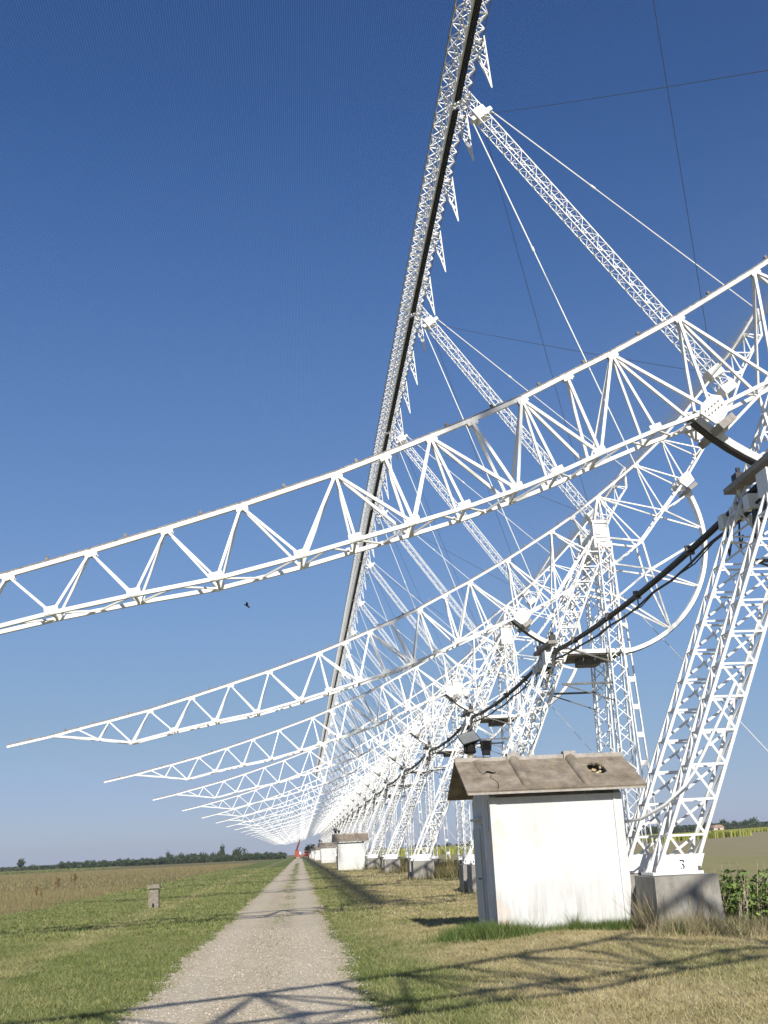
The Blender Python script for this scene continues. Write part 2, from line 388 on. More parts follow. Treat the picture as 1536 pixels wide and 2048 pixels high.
# longer tufts and clover clumps scattered in the mown grass
tx = RNG.uniform(-8.5, 10, 700); ty = 9+40*RNG.random(700)**1.3
kk = offroad(tx, ty); tx, ty = tx[kk], ty[kk]
px_ = np.repeat(tx, 38)+RNG.normal(0, 0.06, len(tx)*38)*np.repeat(RNG.uniform(0.5, 1.8, len(tx)), 38); py_ = np.repeat(ty, 38)+RNG.normal(0, 0.06, len(tx)*38)
V, Fc, A = blades(0, None, None, 0.085, 0.012, None, 0.7, (px_, py_))
tag(link('grass_tufts', np_mesh('grass_tufts', V, Fc, M_BLADE, A)), 'longer grass tufts scattered through the mown grass', 'grass', kind='stuff')
# sparse green down the middle of the track and weeds
def mid_keep(x, y):
    s = 0.5+0.5*np.sin(y*0.9)+0.4*np.sin(y*2.7+1)
    return RNG.random(len(x)) < s*np.clip((y-14)/80, 0.015, 0.7)*np.exp(-((x+0.5-0.1*np.sin(y*.2))/0.22)**2)
V, Fc, A = blades(90000, (-1.0, 0.1), (12, 200), 0.045, 0.022, mid_keep, 0.7)
tag(link('track_weeds', np_mesh('track_weeds', V, Fc, M_LUSH, A)), 'thin green weeds growing along the middle of the gravel track', 'weeds', kind='stuff')
# pebbles
n = 26000; x = RNG.uniform(-2.1, 1.15, n); y = 9+17*RNG.random(n)**1.5
l, rr = road_edges(y); k = (x > l-0.1) & (x < rr+0.12); x, y = x[k], y[k]; n = len(x)
s = RNG.uniform(0.004, 0.011, n)*(1+0.8*(RNG.random(n) > 0.93))
base = np.array([[1, 0, 0], [0, 1, 0], [-1, 0, 0], [0, -1, 0], [0.1, 0.1, 0.8]], float)
a = RNG.uniform(0, 6.28, n); ca, sa = np.cos(a), np.sin(a)
B = base[None]*RNG.uniform(0.7, 1.3, (n, 5, 1))*s[:, None, None]
V = np.stack([x[:, None]+B[..., 0]*ca[:, None]-B[..., 1]*sa[:, None], y[:, None]+B[..., 0]*sa[:, None]+B[..., 1]*ca[:, None], 0.006+B[..., 2]], -1).reshape(-1, 3)
Fc = (np.arange(n)[:, None, None]*5+np.array([[0, 1, 4], [1, 2, 4], [2, 3, 4], [3, 0, 4]])[None]).reshape(-1, 3)
tag(link('gravel_stones', np_mesh('gravel_stones', V, Fc, M_PEB, np.repeat(RNG.random(n), 5))), 'loose pale gravel stones lying on the track', 'gravel', kind='stuff')

# ================================================================== ANTENNA
S = 20.0; NR = 25
T = [(-10.55, 5.79), (-8.93, 6.11), (-8.04, 6.33), (-6.93, 6.58), (-5.47, 6.93), (-3.94, 7.36), (-2.5, 7.79), (-1.04, 8.24), (0.86, 8.88),
     (1.87, 9.27), (2.84, 9.66), (3.72, 10.02), (4.82, 10.5), (5.84, 11.02), (6.87, 11.53), (8.46, 12.4), (10.36, 13.55), (11.28, 14.15),
     (12.44, 15.0), (14.18, 16.36), (15.44, 17.48), (16.6, 18.65), (17.55, 19.72), (18.3, 20.62), (19.06, 21.5), (19.75, 22.4), (20.56, 23.54)]
B = {'1': (-8.93, 6.11), '2': (-7.28, 5.93), '3': (-6.07, 5.76), '4': (-4.55, 6.11), '5': (-3.03, 6.40), '6': (-1.48, 6.66), '7': (0.14, 7.06),
     '7v': (1.2, 7.36), '8': (2.36, 7.68), '8v': (3.4, 7.98), '9': (4.48, 8.34), '9v': (5.35, 8.68), '10': (6.26, 9.08), '10v': (7.49, 9.58), '11': (8.72, 10.02),
     '12': (10.2, 10.72), '13': (12.67, 12.03), '14': (13.94, 12.94), '15': (15.0, 14.23), '16': (16.07, 15.52), '17': (17.03, 16.88),
     '18': (18.5, 18.8), '19': (19.26, 20.35), '20': (19.85, 21.3), '21': (20.5, 22.22), '22': (20.56, 23.54)}
BO = ['1', '2', '3', '4', '5', '6', '7', '7v', '8', '8v', '9', '9v', '10', '10v', '11', '12', '13', '14', '15', '16', '17', '18', '19', '20', '21', '22']
WEB = [(2, '2'), (3, '2'), (3, '3'), (4, '3'), (4, '4'), (5, '4'), (5, '5'), (6, '5'), (6, '6'), (7, '6'), (7, '7'), (8, '7'), (8, '7v'), (8, '8'), (9, '8'),
       (10, '8'), (10, '8v'), (10, '9'), (11, '9'), (12, '9'), (12, '9v'), (12, '10'), (13, '10'), (14, '10'), (14, '10v'), (14, '11'), (15, '11'), (15, '12'),
       (16, '12'), (16, '13'), (17, '13'), (18, '13'), (18, '14'), (18, '15'), (19, '15'), (19, '16'), (20, '16'), (20, '17'), (21, '17'), (21, '18'),
       (22, '18'), (23, '18'), (23, '19'), (24, '19'), (24, '20'), (25, '20'), (25, '21')]
def bw(k):
    x = B[k][0]
    return float(np.interp(x, [-8.93, -5, -1, 19, 20.4, 20.56], [0.06, 0.24, 0.42, 0.42, 0.3, 0.12]))
def BP(k, s): return Vector((B[k][0], s*bw(k), B[k][1]))
def TP(i): return Vector((T[i][0], 0, T[i][1]))
CX, CZ, CR = 11.95, 13.2, 4.72
G = Vector((0.80, 0, 0.60)); Q = Vector((0.60, 0, -0.80)); C = Vector((CX, 0, CZ))
def loc(g_, q_, y=0): return C + G*g_ + Q*q_ + Vector((0, y, 0))
AX = Vector((-0.572, 0, 0.820)); PX = Vector((0.820, 0, 0.572))          # mast direction, and across it
MB0 = Vector((18.75, 0, 19.55)); HEAD = Vector((8.94, 0, 33.7)); MTOP = Vector((8.30, 0, 34.55))

def unit_bar():
    m = MB(); m.bar((0, 0, 0), (0, 0, 1), 1, 1); return m.mesh('bar', M_PAINT)
UBAR = unit_bar()
def unit_angle():
    t = 0.2; P = [(-.5, -.5), (.5, -.5), (.5, -.5+t), (-.5+t, -.5+t), (-.5+t, .5), (-.5, .5)]
    v = [(x, y, z) for z in (0, 1) for x, y in P]; n = 6
    f = [tuple(reversed(range(n))), tuple(range(n, 2*n))]+[(k, (k+1) % n, n+(k+1) % n, n+k) for k in range(n)]
    me = bpy.data.meshes.new('angle_bar'); me.from_pydata(v, [], f); me.update(); me.materials.append(M_PAINT); return me
UANG = unit_angle()
def bar_obj(name, p0, p1, w, d, parent, o, me=None, ref=(0, 1, 0)):
    p, x, y, z, Ln = frame(p0, p1, ref); p = p - o
    mt = Matrix(((x[0]*w, y[0]*d, z[0]*Ln, p[0]), (x[1]*w, y[1]*d, z[1]*Ln, p[1]), (x[2]*w, y[2]*d, z[2]*Ln, p[2]), (0, 0, 0, 1)))
    ob = bpy.data.objects.new(name, me or UBAR); COL.objects.link(ob); ob.parent = parent; ob.matrix_basis = mt
    return ob
def lattice_bars(a, b, wx, wy, ux, uy, npan, cw, bwid, taper=1.0, horiz=True, zig=True):
    """square lattice column from a to b: chords list, brace list (p0, p1, width)"""
    a = Vector(a); b = Vector(b)
    def cor(t, i):
        sx, sy = ((-1, -1), (1, -1), (1, 1), (-1, 1))[i]; k = 1+(taper-1)*t
        return a.lerp(b, t) + ux*(sx*wx*k/2) + uy*(sy*wy*k/2)
    ch = [(cor(0, i), cor(1, i), cw) for i in range(4)]; br = []
    for f in range(4):
        i, j = f, (f+1) % 4
        for p in range(npan):
            t0, t1 = p/npan, (p+1)/npan
            if zig and p % 2: br.append((cor(t0, j), cor(t1, i), bwid))
            else: br.append((cor(t0, i), cor(t1, j), bwid)) if zig else br.append((cor(t1, i), cor(t0, j), bwid))
            if horiz: br.append((cor(t1, i), cor(t1, j), bwid*0.9))
    return ch, br

RO = Vector((CX, 0, CZ))
PIECES = []        # (part name, p0, p1, w, d)
for i in range(len(T)-1): PIECES.append(('top_chord', TP(i), TP(i+1), 0.082, 0.085))
for s_ in (-1, 1):
    for k0, k1 in zip(BO[:-1], BO[1:]): PIECES.append(('bottom_chord', BP(k0, s_), BP(k1, s_), 0.078, 0.078))
    for ti, bk in WEB:
        ww = 0.052 if T[ti][0] > -1.5 else 0.046
        if 0.5 < T[ti][0] < 12 and not bk.endswith('v'): ww = 0.06
        PIECES.append(('brace', TP(ti)+Vector((0, s_*0.03, -0.02)), BP(bk, s_), ww, ww))
nodes = [k for k in BO[1:-1]]
for k in nodes: PIECES.append(('tie', BP(k, -1), BP(k, 1), 0.045, 0.045))
for q_, (k0, k1) in enumerate(zip(nodes[:-1], nodes[1:])):
    s_ = 1 if q_ % 2 else -1
    p0, p1 = BP(k0, s_), BP(k1, -s_)
    if (p1-p0).length > 1.3:
        m_ = BP(k0, -s_).lerp(BP(k1, -s_), 0.5); e_ = BP(k1, s_)
        PIECES.append(('lacing_bar', p0, m_, 0.036, 0.036)); PIECES.append(('lacing_bar', m_, e_, 0.036, 0.036))
    else: PIECES.append(('lacing_bar', p0, p1, 0.036, 0.036))
def rim(a): return C + G*(CR*math.sin(a)) + Q*(CR*math.cos(a))
hubR, hubL = (0.90, 2.45), (-0.90, 2.45)
for s_ in (-1, 1):
    y = 0.42*s_
    for sg, b14, b15 in ((1, '14', '15'), (-1, None, '12')):
        h_ = loc(sg*0.90, 2.45, y)
        for an in (0.0, 0.47, 0.92): PIECES.append(('spoke', h_, rim(sg*an)+Vector((0, s_*0.05, 0)), 0.065, 0.065))
        if b14: PIECES.append(('spoke', h_, BP(b14, s_), 0.07, 0.07))
        else: PIECES.append(('spoke', h_, loc(-1.6, 1.55, y), 0.09, 0.09))
        PIECES.append(('spoke', h_, BP('13', s_), 0.06, 0.06))
        PIECES.append(('spoke', BP(b15, s_), rim(sg*1.33)+Vector((0, s_*0.05, 0)), 0.06, 0.06))
        PIECES.append(('spoke', BP(b15, s_), rim(sg*1.0)+Vector((0, s_*0.05, 0)), 0.06, 0.06))
    PIECES.append(('spoke', loc(-0.9, 2.45, y), loc(0.9, 2.45, y), 0.07, 0.07))
    PIECES.append(('pivot_strut', C+Vector((0, y*0.9, 0)), BP('13', s_), 0.075, 0.075))
    PIECES.append(('pivot_strut', C+Vector((0, y*0.9, 0)), BP('14', s_), 0.075, 0.075))
    PIECES.append(('pivot_strut', C+Vector((0, y*0.9, 0)), BP('12', s_), 0.075, 0.075))
    PIECES.append(('pivot_strut', C+Vector((0, y*0.9, 0)), TP(18), 0.08, 0.08))
PIECES.append(('spoke', loc(0.9, 2.45, -0.42), loc(0.9, 2.45, 0.42), 0.06, 0.06))
PIECES.append(('spoke', loc(-0.9, 2.45, -0.42), loc(-0.9, 2.45, 0.42), 0.06, 0.06))

def rib_common(root, o):
    m = MB(o)                                                            # toothed rim: curved box
    N = 40; ring = []
    a0, a1 = -1.49, 1.49
    for i in range(N+1):
        a = a0+(a1-a0)*i/N; d = (G*math.sin(a)+Q*math.cos(a))
        ring.append([C+d*(CR-0.075)+Vector((0, -0.15, 0)), C+d*(CR+0.075)+Vector((0, -0.15, 0)), C+d*(CR+0.075)+Vector((0, 0.15, 0)), C+d*(CR-0.075)+Vector((0, 0.15, 0))])
    for A_, B_ in zip(ring[:-1], ring[1:]): m.hexa([A_[0], A_[1], A_[2], A_[3], B_[0], B_[1], B_[2], B_[3]])
    rim_o = m.obj('gear_rim', M_PAINT, root)
    m = MB(o); ring = []                                                 # drive rack strip on the outer face, black paints in the rim's underside shade
    for i in range(N+1):
        a = a0+(a1-a0)*i/N; d = (G*math.sin(a)+Q*math.cos(a))
        ring.append([C+d*(CR+r_)+Vector((0, y_, 0)) for r_, y_ in ((0.077, -0.11), (0.105, -0.11), (0.105, 0.11), (0.077, 0.11))])
    for A_, B_ in zip(ring[:-1], ring[1:]): m.hexa(A_+B_)
    m.obj('rack_shade_strip', M_BLACK, rim_o)
    for k, sg in (('11', -1), ('16', 1)):                                # anchor boxes where rim meets chords
        P = Vector((B[k][0], 0, B[k][1]))
        for s_ in (-1, 1):
            m = MB(o)
            q = [P+G*a+Q*b+Vector((0, s_*0.50-0.03, 0)) for a, b in ((-.30, -.08), (-.16, -.21), (.19, -.24), (.33, -.10), (.25, .25), (-.21, .28))]
            b0_ = len(m.v); m.v += [tuple(v-o) for v in q]+[tuple(v+Vector((0, 0.06, 0))-o) for v in q]
            m.f += [tuple(range(b0_, b0_+6)), tuple(range(b0_+11, b0_+5, -1))]+[(b0_+i, b0_+6+i, b0_+6+(i+1) % 6, b0_+(i+1) % 6) for i in range(6)]
            gp = m.obj('gusset_plate', M_PAINT, root)
            m = MB(o)
            for i in range(5):
                for b in (-.05, .06):
                    p = P+G*(-.19+.095*i)+Q*b+Vector((0, s_*0.535, 0)); m.tube([p, p+Vector((0, s_*0.02, 0))], 0.018, 6)
            m.obj('bolt_heads', M_PLANK, gp)['kind'] = 'stuff'
        m = MB(o); c_ = P+Q*0.31
        m.hexa([c_+G*a+Q*b+Vector((0, y, 0)) for b in (0, 0.16) for a, y in ((-0.20, -0.60), (0.20, -0.60), (0.20, 0.60), (-0.20, 0.60))])
        m.obj('anchor_beam', M_PLANK, root)
    m = MB(o)                                                            # dark clip rail on the reflector side
    for i in range(len(T)-1):
        d = (TP(i+1)-TP(i)).normalized(); nrm = Vector((-d.z, 0, d.x))
        m.bar(TP(i)+nrm*0.066, TP(i+1)+nrm*0.066, 0.03, 0.04)
    for i in range(26):
        t = (i+0.5)/26*25.9; k = int(t); p = TP(k).lerp(TP(k+1), t-k); d = (TP(k+1)-TP(k)).normalized(); nrm = Vector((-d.z, 0, d.x))
        m.bar(p+nrm*0.08, p+nrm*0.15, 0.06, 0.06)
    m.obj('clip_rail', M_TOPSTRIP, root)
    # feed mast
    ch, br = lattice_bars(MB0, MTOP, 0.52, 0.52, PX, Vector((0, 1, 0)), 34, 0.042, 0.022, 1.0, True)
    m = MB(o)
    for p0, p1, w_ in ch: m.bar(p0, p1, w_)
    mast = m.obj('mast', M_PAINT, root)
    m = MB(o)
    for p0, p1, w_ in br: m.bar(p0, p1, w_)
    m.obj('mast_lacing', M_PAINT, mast)['kind'] = 'stuff'
    m = MB(o)
    def sleeve(c_, ln, wd):
        m.hexa([c_+AX*a+PX*b+Vector((0, y, 0)) for a in (-ln, ln) for b, y in ((-wd, -wd), (wd, -wd), (wd, wd), (-wd, wd))])
    sleeve(HEAD, 0.27, 0.29); m.bar(HEAD-PX*0.55-AX*0.05, HEAD+PX*0.60-AX*0.05, 0.20, 0.36)
    m.obj('mast_head', M_PAINT, mast)
    m = MB(o); sleeve(Vector((18.15, 0, 20.5)), 0.22, 0.32); sleeve(Vector((18.62, 0, 19.75)), 0.2, 0.34)
    m.obj('mast_collar', M_PAINT, mast)
    for q, tt in ((HEAD-PX*0.5, Vector((14.18, 0, 16.42))), (HEAD+PX*0.55, Vector((20.56, 0, 23.6)))):
        m = MB(o); m.tube([q, q.lerp(tt, 0.4)], 0.032, 6); m.tube([q.lerp(tt, 0.4)-(tt-q).normalized()*0.12, q.lerp(tt, 0.4)+(tt-q).normalized()*0.12], 0.06, 6); m.tube([q.lerp(tt, 0.4), tt], 0.028, 6)
        m.obj('stay_rod', M_PAINT, root)
    m = MB(o); m.tube([C+Vector((0, -1.2, 0)), C+Vector((0, 1.2, 0))], 0.16, 12); m.obj('axle', M_PAINT, root)
def make_rib(detail):
    root = empty('antenna_rib', RO)
    if detail:
        for nm, p0, p1, w_, d_ in PIECES:
            e = (p1-p0).normalized()*0.02 if nm in ('top_chord', 'bottom_chord') else Vector((0, 0, 0))
            bar_obj(nm, p0-e, p1+e, w_, d_, root, RO)
        for k in BO[3:-3]:
            if k in ('11', '16'): continue
            for s_ in (-1, 1):
                p = BP(k, s_)+Vector((0, s_*0.043, 0)); d = (Vector((B[BO[BO.index(k)+1]][0], 0, B[BO[BO.index(k)+1]][1]))-Vector((B[k][0], 0, B[k][1]))).normalized()
                nz = Vector((-d.z, 0, d.x))
                bar_obj('node_plate', p-d*0.13+nz*0.05, p+d*0.13+nz*0.05, 0.15, 0.014, root, RO)
        for i in range(4, 25):
            d = (TP(i+1)-TP(i)).normalized(); nz = Vector((-d.z, 0, d.x))
            for s_ in (-1, 1):
                p = TP(i)+Vector((0, s_*0.049, 0))-nz*0.045
                bar_obj('node_plate', p-d*0.12, p+d*0.12, 0.13, 0.012, root, RO)
    else:
        for names, part, kind in ((('top_chord',), 'top_chord', None), (('bottom_chord',), 'bottom_chord', None),
                                  (('brace', 'tie', 'lacing_bar'), 'bracing', 'stuff'), (('spoke', 'pivot_strut'), 'spokes', 'stuff')):
            m = MB(RO)
            for nm, p0, p1, w_, d_ in PIECES:
                if nm in names: m.bar(p0, p1, w_, d_)
            ob = m.obj(part, M_PAINT, root)
            if kind: ob['kind'] = kind
    rib_common(root, RO)
    return root
ORD = ['', 'first', 'second', 'third', 'fourth', 'fifth', 'sixth', 'seventh', 'eighth', 'ninth', 'tenth', 'eleventh', 'twelfth', 'thirteenth', 'fourteenth']
RG = 'white lattice ribs of the radio telescope'
NDET = 8
ribD = make_rib(True); ribS = None
for n in range(NR):
    if n == 0: o = ribD
    elif n < NDET: o = copy_tree(ribD)
    elif ribS is None: ribS = make_rib(False); o = ribS
    else: o = copy_tree(ribS)
    o.location = (CX, n*S, CZ)
    if n == 0: lab = 'white lattice antenna rib overhead, out of view, casting the truss shadow in front'
    elif n == 1: lab = 'nearest white lattice antenna rib, the big curved truss crossing the whole picture'
    elif n < 14: lab = ORD[n]+' white lattice antenna rib counting from the nearest one'
    else: lab = 'white lattice antenna rib far down the row, merging with its neighbours'
    tag(o, lab, 'antenna', RG)

# ------------------------------------------------------------------ towers
TO = Vector((9.3, 0, 0.9))
UX = Vector((1, 0, 0)); UY = Vector((0, 1, 0))
def tower_legs():
    out = []
    for s_ in (-1, 1):
        out.append((Vector((6.50, 0.95*s_, 1.02)), Vector((12.02, 0.95*s_, 12.95)), 0.66, 0.46, 20, 0.056, 0.038, 'front'))
        out.append((Vector((12.0, 1.5*s_, 0.72)), Vector((12.15, 1.0*s_, 12.75)), 0.54, 0.46, 26, 0.048, 0.028, 'rear'))
    return out
def make_tower(detail):
    root = empty('support_tower', TO)
    for a, b, wx, wy, npn, cw, bwid, kind in tower_legs():
        tp = 0.95
        ch, br = lattice_bars(a, b, wx, wy, UX, UY, npn, cw, bwid, tp, kind == 'front', kind != 'front')
        m = MB(TO)
        for p0, p1, w_ in ch: m.bar(p0, p1, w_)
        leg = m.obj('leg', M_PAINT, root)
        if detail:
            for p0, p1, w_ in br: bar_obj('leg_brace', p0, p1, w_*1.15, w_*1.15, leg, TO, UANG)
        else:
            m = MB(TO)
            for p0, p1, w_ in br: m.bar(p0, p1, w_, w_*0.6)
            m.obj('leg_lacing', M_PAINT, leg)['kind'] = 'stuff'
        # base box: side plates
        m = MB(TO); zb = a.z-0.02
        dx = (b.x-a.x)/(b.z-a.z)
        h0 = 0.30 if kind == 'front' else 0.2
        for sy in (-1, 1):
            y0 = a.y+sy*(wy/2+0.02)
            q = [(a.x-wx/2-0.08, zb), (a.x+wx/2+0.08, zb), (a.x+wx/2+0.06+dx*h0, zb+h0), (a.x-wx/2-0.03+dx*h0, zb+h0)]
            m.prism(q, y0-0.02, y0+0.02)
        m.box((a.x-wx/2-0.12, a.y-wy/2-0.10, zb-0.03), (a.x+wx/2+0.12, a.y+wy/2+0.10, zb+0.02))
        m.obj('base_plate', M_PAINT, leg)
        m = MB(TO)
        for bx in (-1, 1):
            for by in (-1, 1): m.tube([(a.x+bx*(wx/2+0.07), a.y+by*(wy/2+0.07), zb), (a.x+bx*(wx/2+0.07), a.y+by*(wy/2+0.07), zb+0.10)], 0.022, 6)
        m.obj('anchor_bolts', M_DARK, leg)
    for s_ in (-1, 1):                                                   # bearing housings at the apex
        y0 = 0.95*s_; m = MB(TO)
        m.box((11.76, y0-0.20, 12.52), (12.36, y0+0.20, 13.58)); m.box((11.70, y0-0.24, 13.58), (12.42, y0+0.24, 13.63)); m.box((11.74, y0-0.25, 12.52), (11.80, y0-0.201, 13.58)); m.box((12.32, y0-0.25, 12.52), (12.38, y0-0.201, 13.58)); m.box((11.80, y0-0.25, 13.50), (12.32, y0-0.201, 13.58))
        h = m.obj('bearing_housing', M_PAINT, root)
        m = MB(TO)
        for zz in (12.75, 12.95): m.box((11.84, y0-0.24, zz), (12.28, y0-0.202, zz+0.06))
        m.bar((11.85, y0-0.225, 13.05), (12.28, y0-0.225, 13.42), 0.05, 0.04)
        m.obj('housing_ribs', M_PAINT, h)
    # walkway between legs at the drive
    for s_ in (-1, 1):
        m = MB(TO); m.bar((9.75, 1.0*s_, 8.46), (12.75, 1.0*s_, 8.46), 0.16, 0.10); m.obj('walkway_beam', M_PAINT, root)
        m = MB(TO); m.bar((9.9, 1.28*s_, 7.2), (11.9, 1.30*s_, 7.2), 0.07, 0.07); m.bar((9.9, 1.28*s_, 7.2), (11.9, 1.36*s_, 6.5), 0.04, 0.04); m.obj('cross_tie', M_DARK, root)
    for k in range(5):
        m = MB(TO); x0 = 10.15+k*0.46; m.box((x0, -1.0, 8.33), (x0+0.43, 1.0, 8.372)); m.obj('deck_plate', M_DARK, root)
    m = MB(TO); m.box((9.50, -1.35, 8.74), (9.86, 1.35, 8.86)); m.obj('shelf_plank', M_PLANK, root)
    for yy in (-1.22, 0.9):
        m = MB(TO); m.box((9.58, yy-0.13, 8.862), (9.80, yy+0.13, 9.06)); m.tube([(9.69, yy, 9.06), (9.69, yy, 9.2)], 0.05, 8); m.obj('cable_reel_box', M_BLACK, root)
    for yy in (-0.2, 0.3):
        m = MB(TO); m.box((9.62, yy-0.10, 7.80), (9.86, yy+0.10, 8.04)); m.obj('dark_box', M_BLACK, root)
    m = MB(TO); m.box((10.9, -0.40, 8.55-0.5), (11.7, 0.40, 8.32)); m.obj('drive_box', M_DARK, root)
    for yy, zz in ((-1.0, 8.45), (1.0, 8.45)):
        m = MB(TO); m.bar((9.68, yy, 8.74), (9.9, yy, 7.9), 0.06, 0.06); m.bar((9.68, yy*1.2, 8.5), (10.6, yy, 8.44), 0.05, 0.05); m.obj('shelf_bracket', M_PAINT, root)
    for yy in (0.45, 1.2, 1.85):
        m = MB(TO); m.box((9.55, yy-0.14, 8.10), (9.83, yy+0.14, 8.42)); jb = m.obj('junction_box', M_PAINT, root)
        m = MB(TO); m.tube([(9.69, yy, 8.10), (9.66, yy+0.05, 7.75), (9.75, yy+0.25, 7.55), (9.86, yy+0.3, 7.85)], 0.022, 6); m.obj('cable_loop', M_BLACK, jb)
    m = MB(TO); m.box((9.42, -0.95, 8.05), (9.78, -0.45, 8.55)); m.obj('control_box', M_PAINT, root)
    m = MB(TO); m.bar((9.75, -1.9, 8.55), (9.35, -1.2, 7.3), 0.06, 0.06); m.bar((9.75, -1.9, 8.55), (11.8, -1.7, 7.9), 0.06, 0.06); m.obj('cable_bracket', M_DARK, root)
    for off, ph in ((0.0, 0.3), (0.28, 1.2)):                            # cables clipped down the front leg
        pts = []
        for i in range(15):
            t = i/14; p = Vector((9.35, -1.22, 7.6)).lerp(Vector((6.75, -1.22, 1.2)), t)
            pts.append(p+Vector((off+0.07*math.sin(i*1.5+ph), -0.03, 0)))
        m = MB(TO); m.tube(pts, 0.016, 5); m.obj('leg_cable', M_BLACK if off else M_DARK, root)
    # twin-rail strut behind the rear leg
    a, b = Vector((13.28, 1.2, 10.4)), Vector((13.62, 1.2, 0.55))
    m = MB(TO)
    for sx in (-0.11, 0.11): m.bar(a+UX*sx, b+UX*sx*1.5, 0.05, 0.09)
    st = m.obj('rail_strut', M_PAINT, root)
    m = MB(TO)
    for i in range(9):
        p = a.lerp(b, (i+0.5)/9); m.box((p.x-0.15, p.y-0.06, p.z-0.1), (p.x+0.15, p.y+0.06, p.z+0.1))
    m.obj('batten', M_PAINT, st)
    m = MB(TO); m.tube([(12.6, 0.9, 11.9), (22.0, 0.9, 0.1)], 0.018, 5); m.obj('guy_wire', M_PAINT, root)
    return root
tG = 'white lattice towers carrying the ribs'
towD = make_tower(True); towS = None
for n in range(NR):
    if n == 1: o = towD
    elif n == 2: o = copy_tree(towD)
    elif towS is None: towS = make_tower(False); o = towS
    else: o = copy_tree(towS)
    o.location = (TO.x, n*S, TO.z)
    if n == 0: lab = 'white lattice tower beside the camera, outside the picture on the right'
    elif n == 1: lab = 'nearest white lattice tower, its leg numbered 3, right of the white hut'
    elif n < 12: lab = ORD[n]+' white lattice tower counting from the hut along the row'
    else: lab = 'white lattice tower far down the row, hidden among the others'
    tag(o, lab, 'tower', tG)
    # the footings under it
    if n == 0: wh = 'beside the camera, outside the picture'
    elif n == 1: wh = 'of the nearest tower, right of the hut'
    elif n < 9: wh = 'of the '+ORD[n]+' tower in the row'
    else: wh = None
    for s_ in (-1, 1):
        x0, x1 = 5.95, 7.10
        y0 = n*S+s_*1.02
        m = MB((6.5, y0, 0)); e = 0.02
        m.hexa([(x0, y0-0.58, -0.4), (x1, y0-0.58, -0.4), (x1, y0+0.58, -0.4), (x0, y0+0.58, -0.4),
                (x0+e, y0-0.58+e, 0.955), (x1-e, y0-0.58+e, 0.965), (x1-e, y0+0.58-e, 0.97), (x0+e, y0+0.58-e, 0.96)])
        f_ = m.obj('concrete_footing', M_CONC, None, False, Matrix.Translation((6.5, y0, 0)))
        tag(f_, ('weathered concrete block under the '+('near' if s_ < 0 else 'far')+' front leg '+wh) if wh else 'weathered concrete block under a front leg of a tower far down the row', 'footing', 'concrete footings of the towers')
        y0 = n*S+s_*1.5; m = MB((12, y0, 0)); m.box((11.45, y0-0.5, -0.4), (12.55, y0+0.5, 0.66))
        f_ = m.obj('concrete_footing', M_CONC, None, False, Matrix.Translation((12, y0, 0)))
        tag(f_, ('weathered concrete block under the '+('near' if s_ < 0 else 'far')+' rear leg '+wh) if wh else 'weathered concrete block under a rear leg of a tower far down the row', 'footing', 'concrete footings of the towers')
for c_ in [c for c in towD.children if c.name.startswith('leg_cable')]: bpy.data.objects.remove(c_)
# painted number on the nearest leg plate: a worn "3"
m = MB(TO); cx, cz, y0 = 6.60, 1.13, -1.225
for p0, p1 in (((-.04, .085), (.04, .085)), ((.04, .085), (.045, .045)), ((.03, .0), (.045, -.05)), ((.045, -.05), (.02, -.085)), ((.0, .01), (.03, .0)), ((-.035, -.075), (-.015, -.088))):
    m.bar((cx+p0[0]*0.8, y0, cz+p0[1]*0.8), (cx+p1[0]*0.8, y0, cz+p1[1]*0.8), 0.02, 0.006)
m.obj('painted_number', M_BLACK, towD)

# ------------------------------------------------------------------ feed line along the focus
FC = Vector((7.85, 0, 35.0)); FO = Vector((7.85, 0, 35.0))
fl = empty('feed_line', FO)
tag(fl, 'long white lattice feed line with a black underside running above all the masts', 'feed line')
def fpt(p_, a_, y): return FC + PX*p_ + AX*a_ + Vector((0, y, 0))
def seg_mesh():
    m = MB(FO); st = 20/24
    for p_, a_ in ((-.5, -.5), (-.5, .5), (.5, .5)): m.bar(fpt(p_, a_, 0.1), fpt(p_, a_, 19.9), 0.06)
    for k in range(24):
        y0, y1 = k*st+0.1, (k+1)*st+0.1
        for (pa, pb) in (((-.5, -.5), (-.5, .5)), ((-.5, .5), (.5, .5)), ((.5, .5), (.5, -.5)), ((-.5, -.5), (.5, -.5))):
            A_, B_ = (pa, pb) if k % 2 else (pb, pa)
            m.bar(fpt(*A_, y0), fpt(*B_, y1), 0.036); m.bar(fpt(*pa, y0), fpt(*pb, y0), 0.036)
            if pa == (-.5, -.5) and pb == (-.5, .5):
                m.bar(fpt(-.5, 0, y0), fpt(-.5, 0.5, y1), 0.04); m.bar(fpt(-.5, -0.5, y1), fpt(-.5, 0, y0), 0.04); m.bar(fpt(-.5, 0.0, y0), fpt(-.5, 0.0, y1), 0.035)
        m.bar(fpt(-.5, .5, y0), fpt(.5, -.5, y0), 0.035)
        m.bar(fpt(-.5, -.5, y0+0.4), fpt(0.5, -.5, y0), 0.05)
    return m.mesh('truss_segment', M_PAINT)
SEG = seg_mesh()
m = MB(FO)
q = [(-.5, -.66), (-.20, -.66), (-.20, -.54), (-.5, -.54)]
m.hexa([fpt(p_, a_, 0.45) for p_, a_ in q]+[fpt(p_, a_, 19.75) for p_, a_ in q]); TRO = m.mesh('trough', M_TROUGH)
m = MB(FO); m.bar(fpt(.52, -.5, 0), fpt(.52, -.5, 20), 0.035); m.bar(fpt(-.54, .5, 0), fpt(-.54, .5, 20), 0.03); EDG = m.mesh('edge_wire', M_BROWN)
m = MB(FO)
b0, b1, tp = fpt(.5, -.5, -0.02), fpt(.5, -.5, -0.02)+Vector((-0.48, 0, -0.06)), fpt(.5, -.5, 0)+Vector((0.25, 0, -2.5))
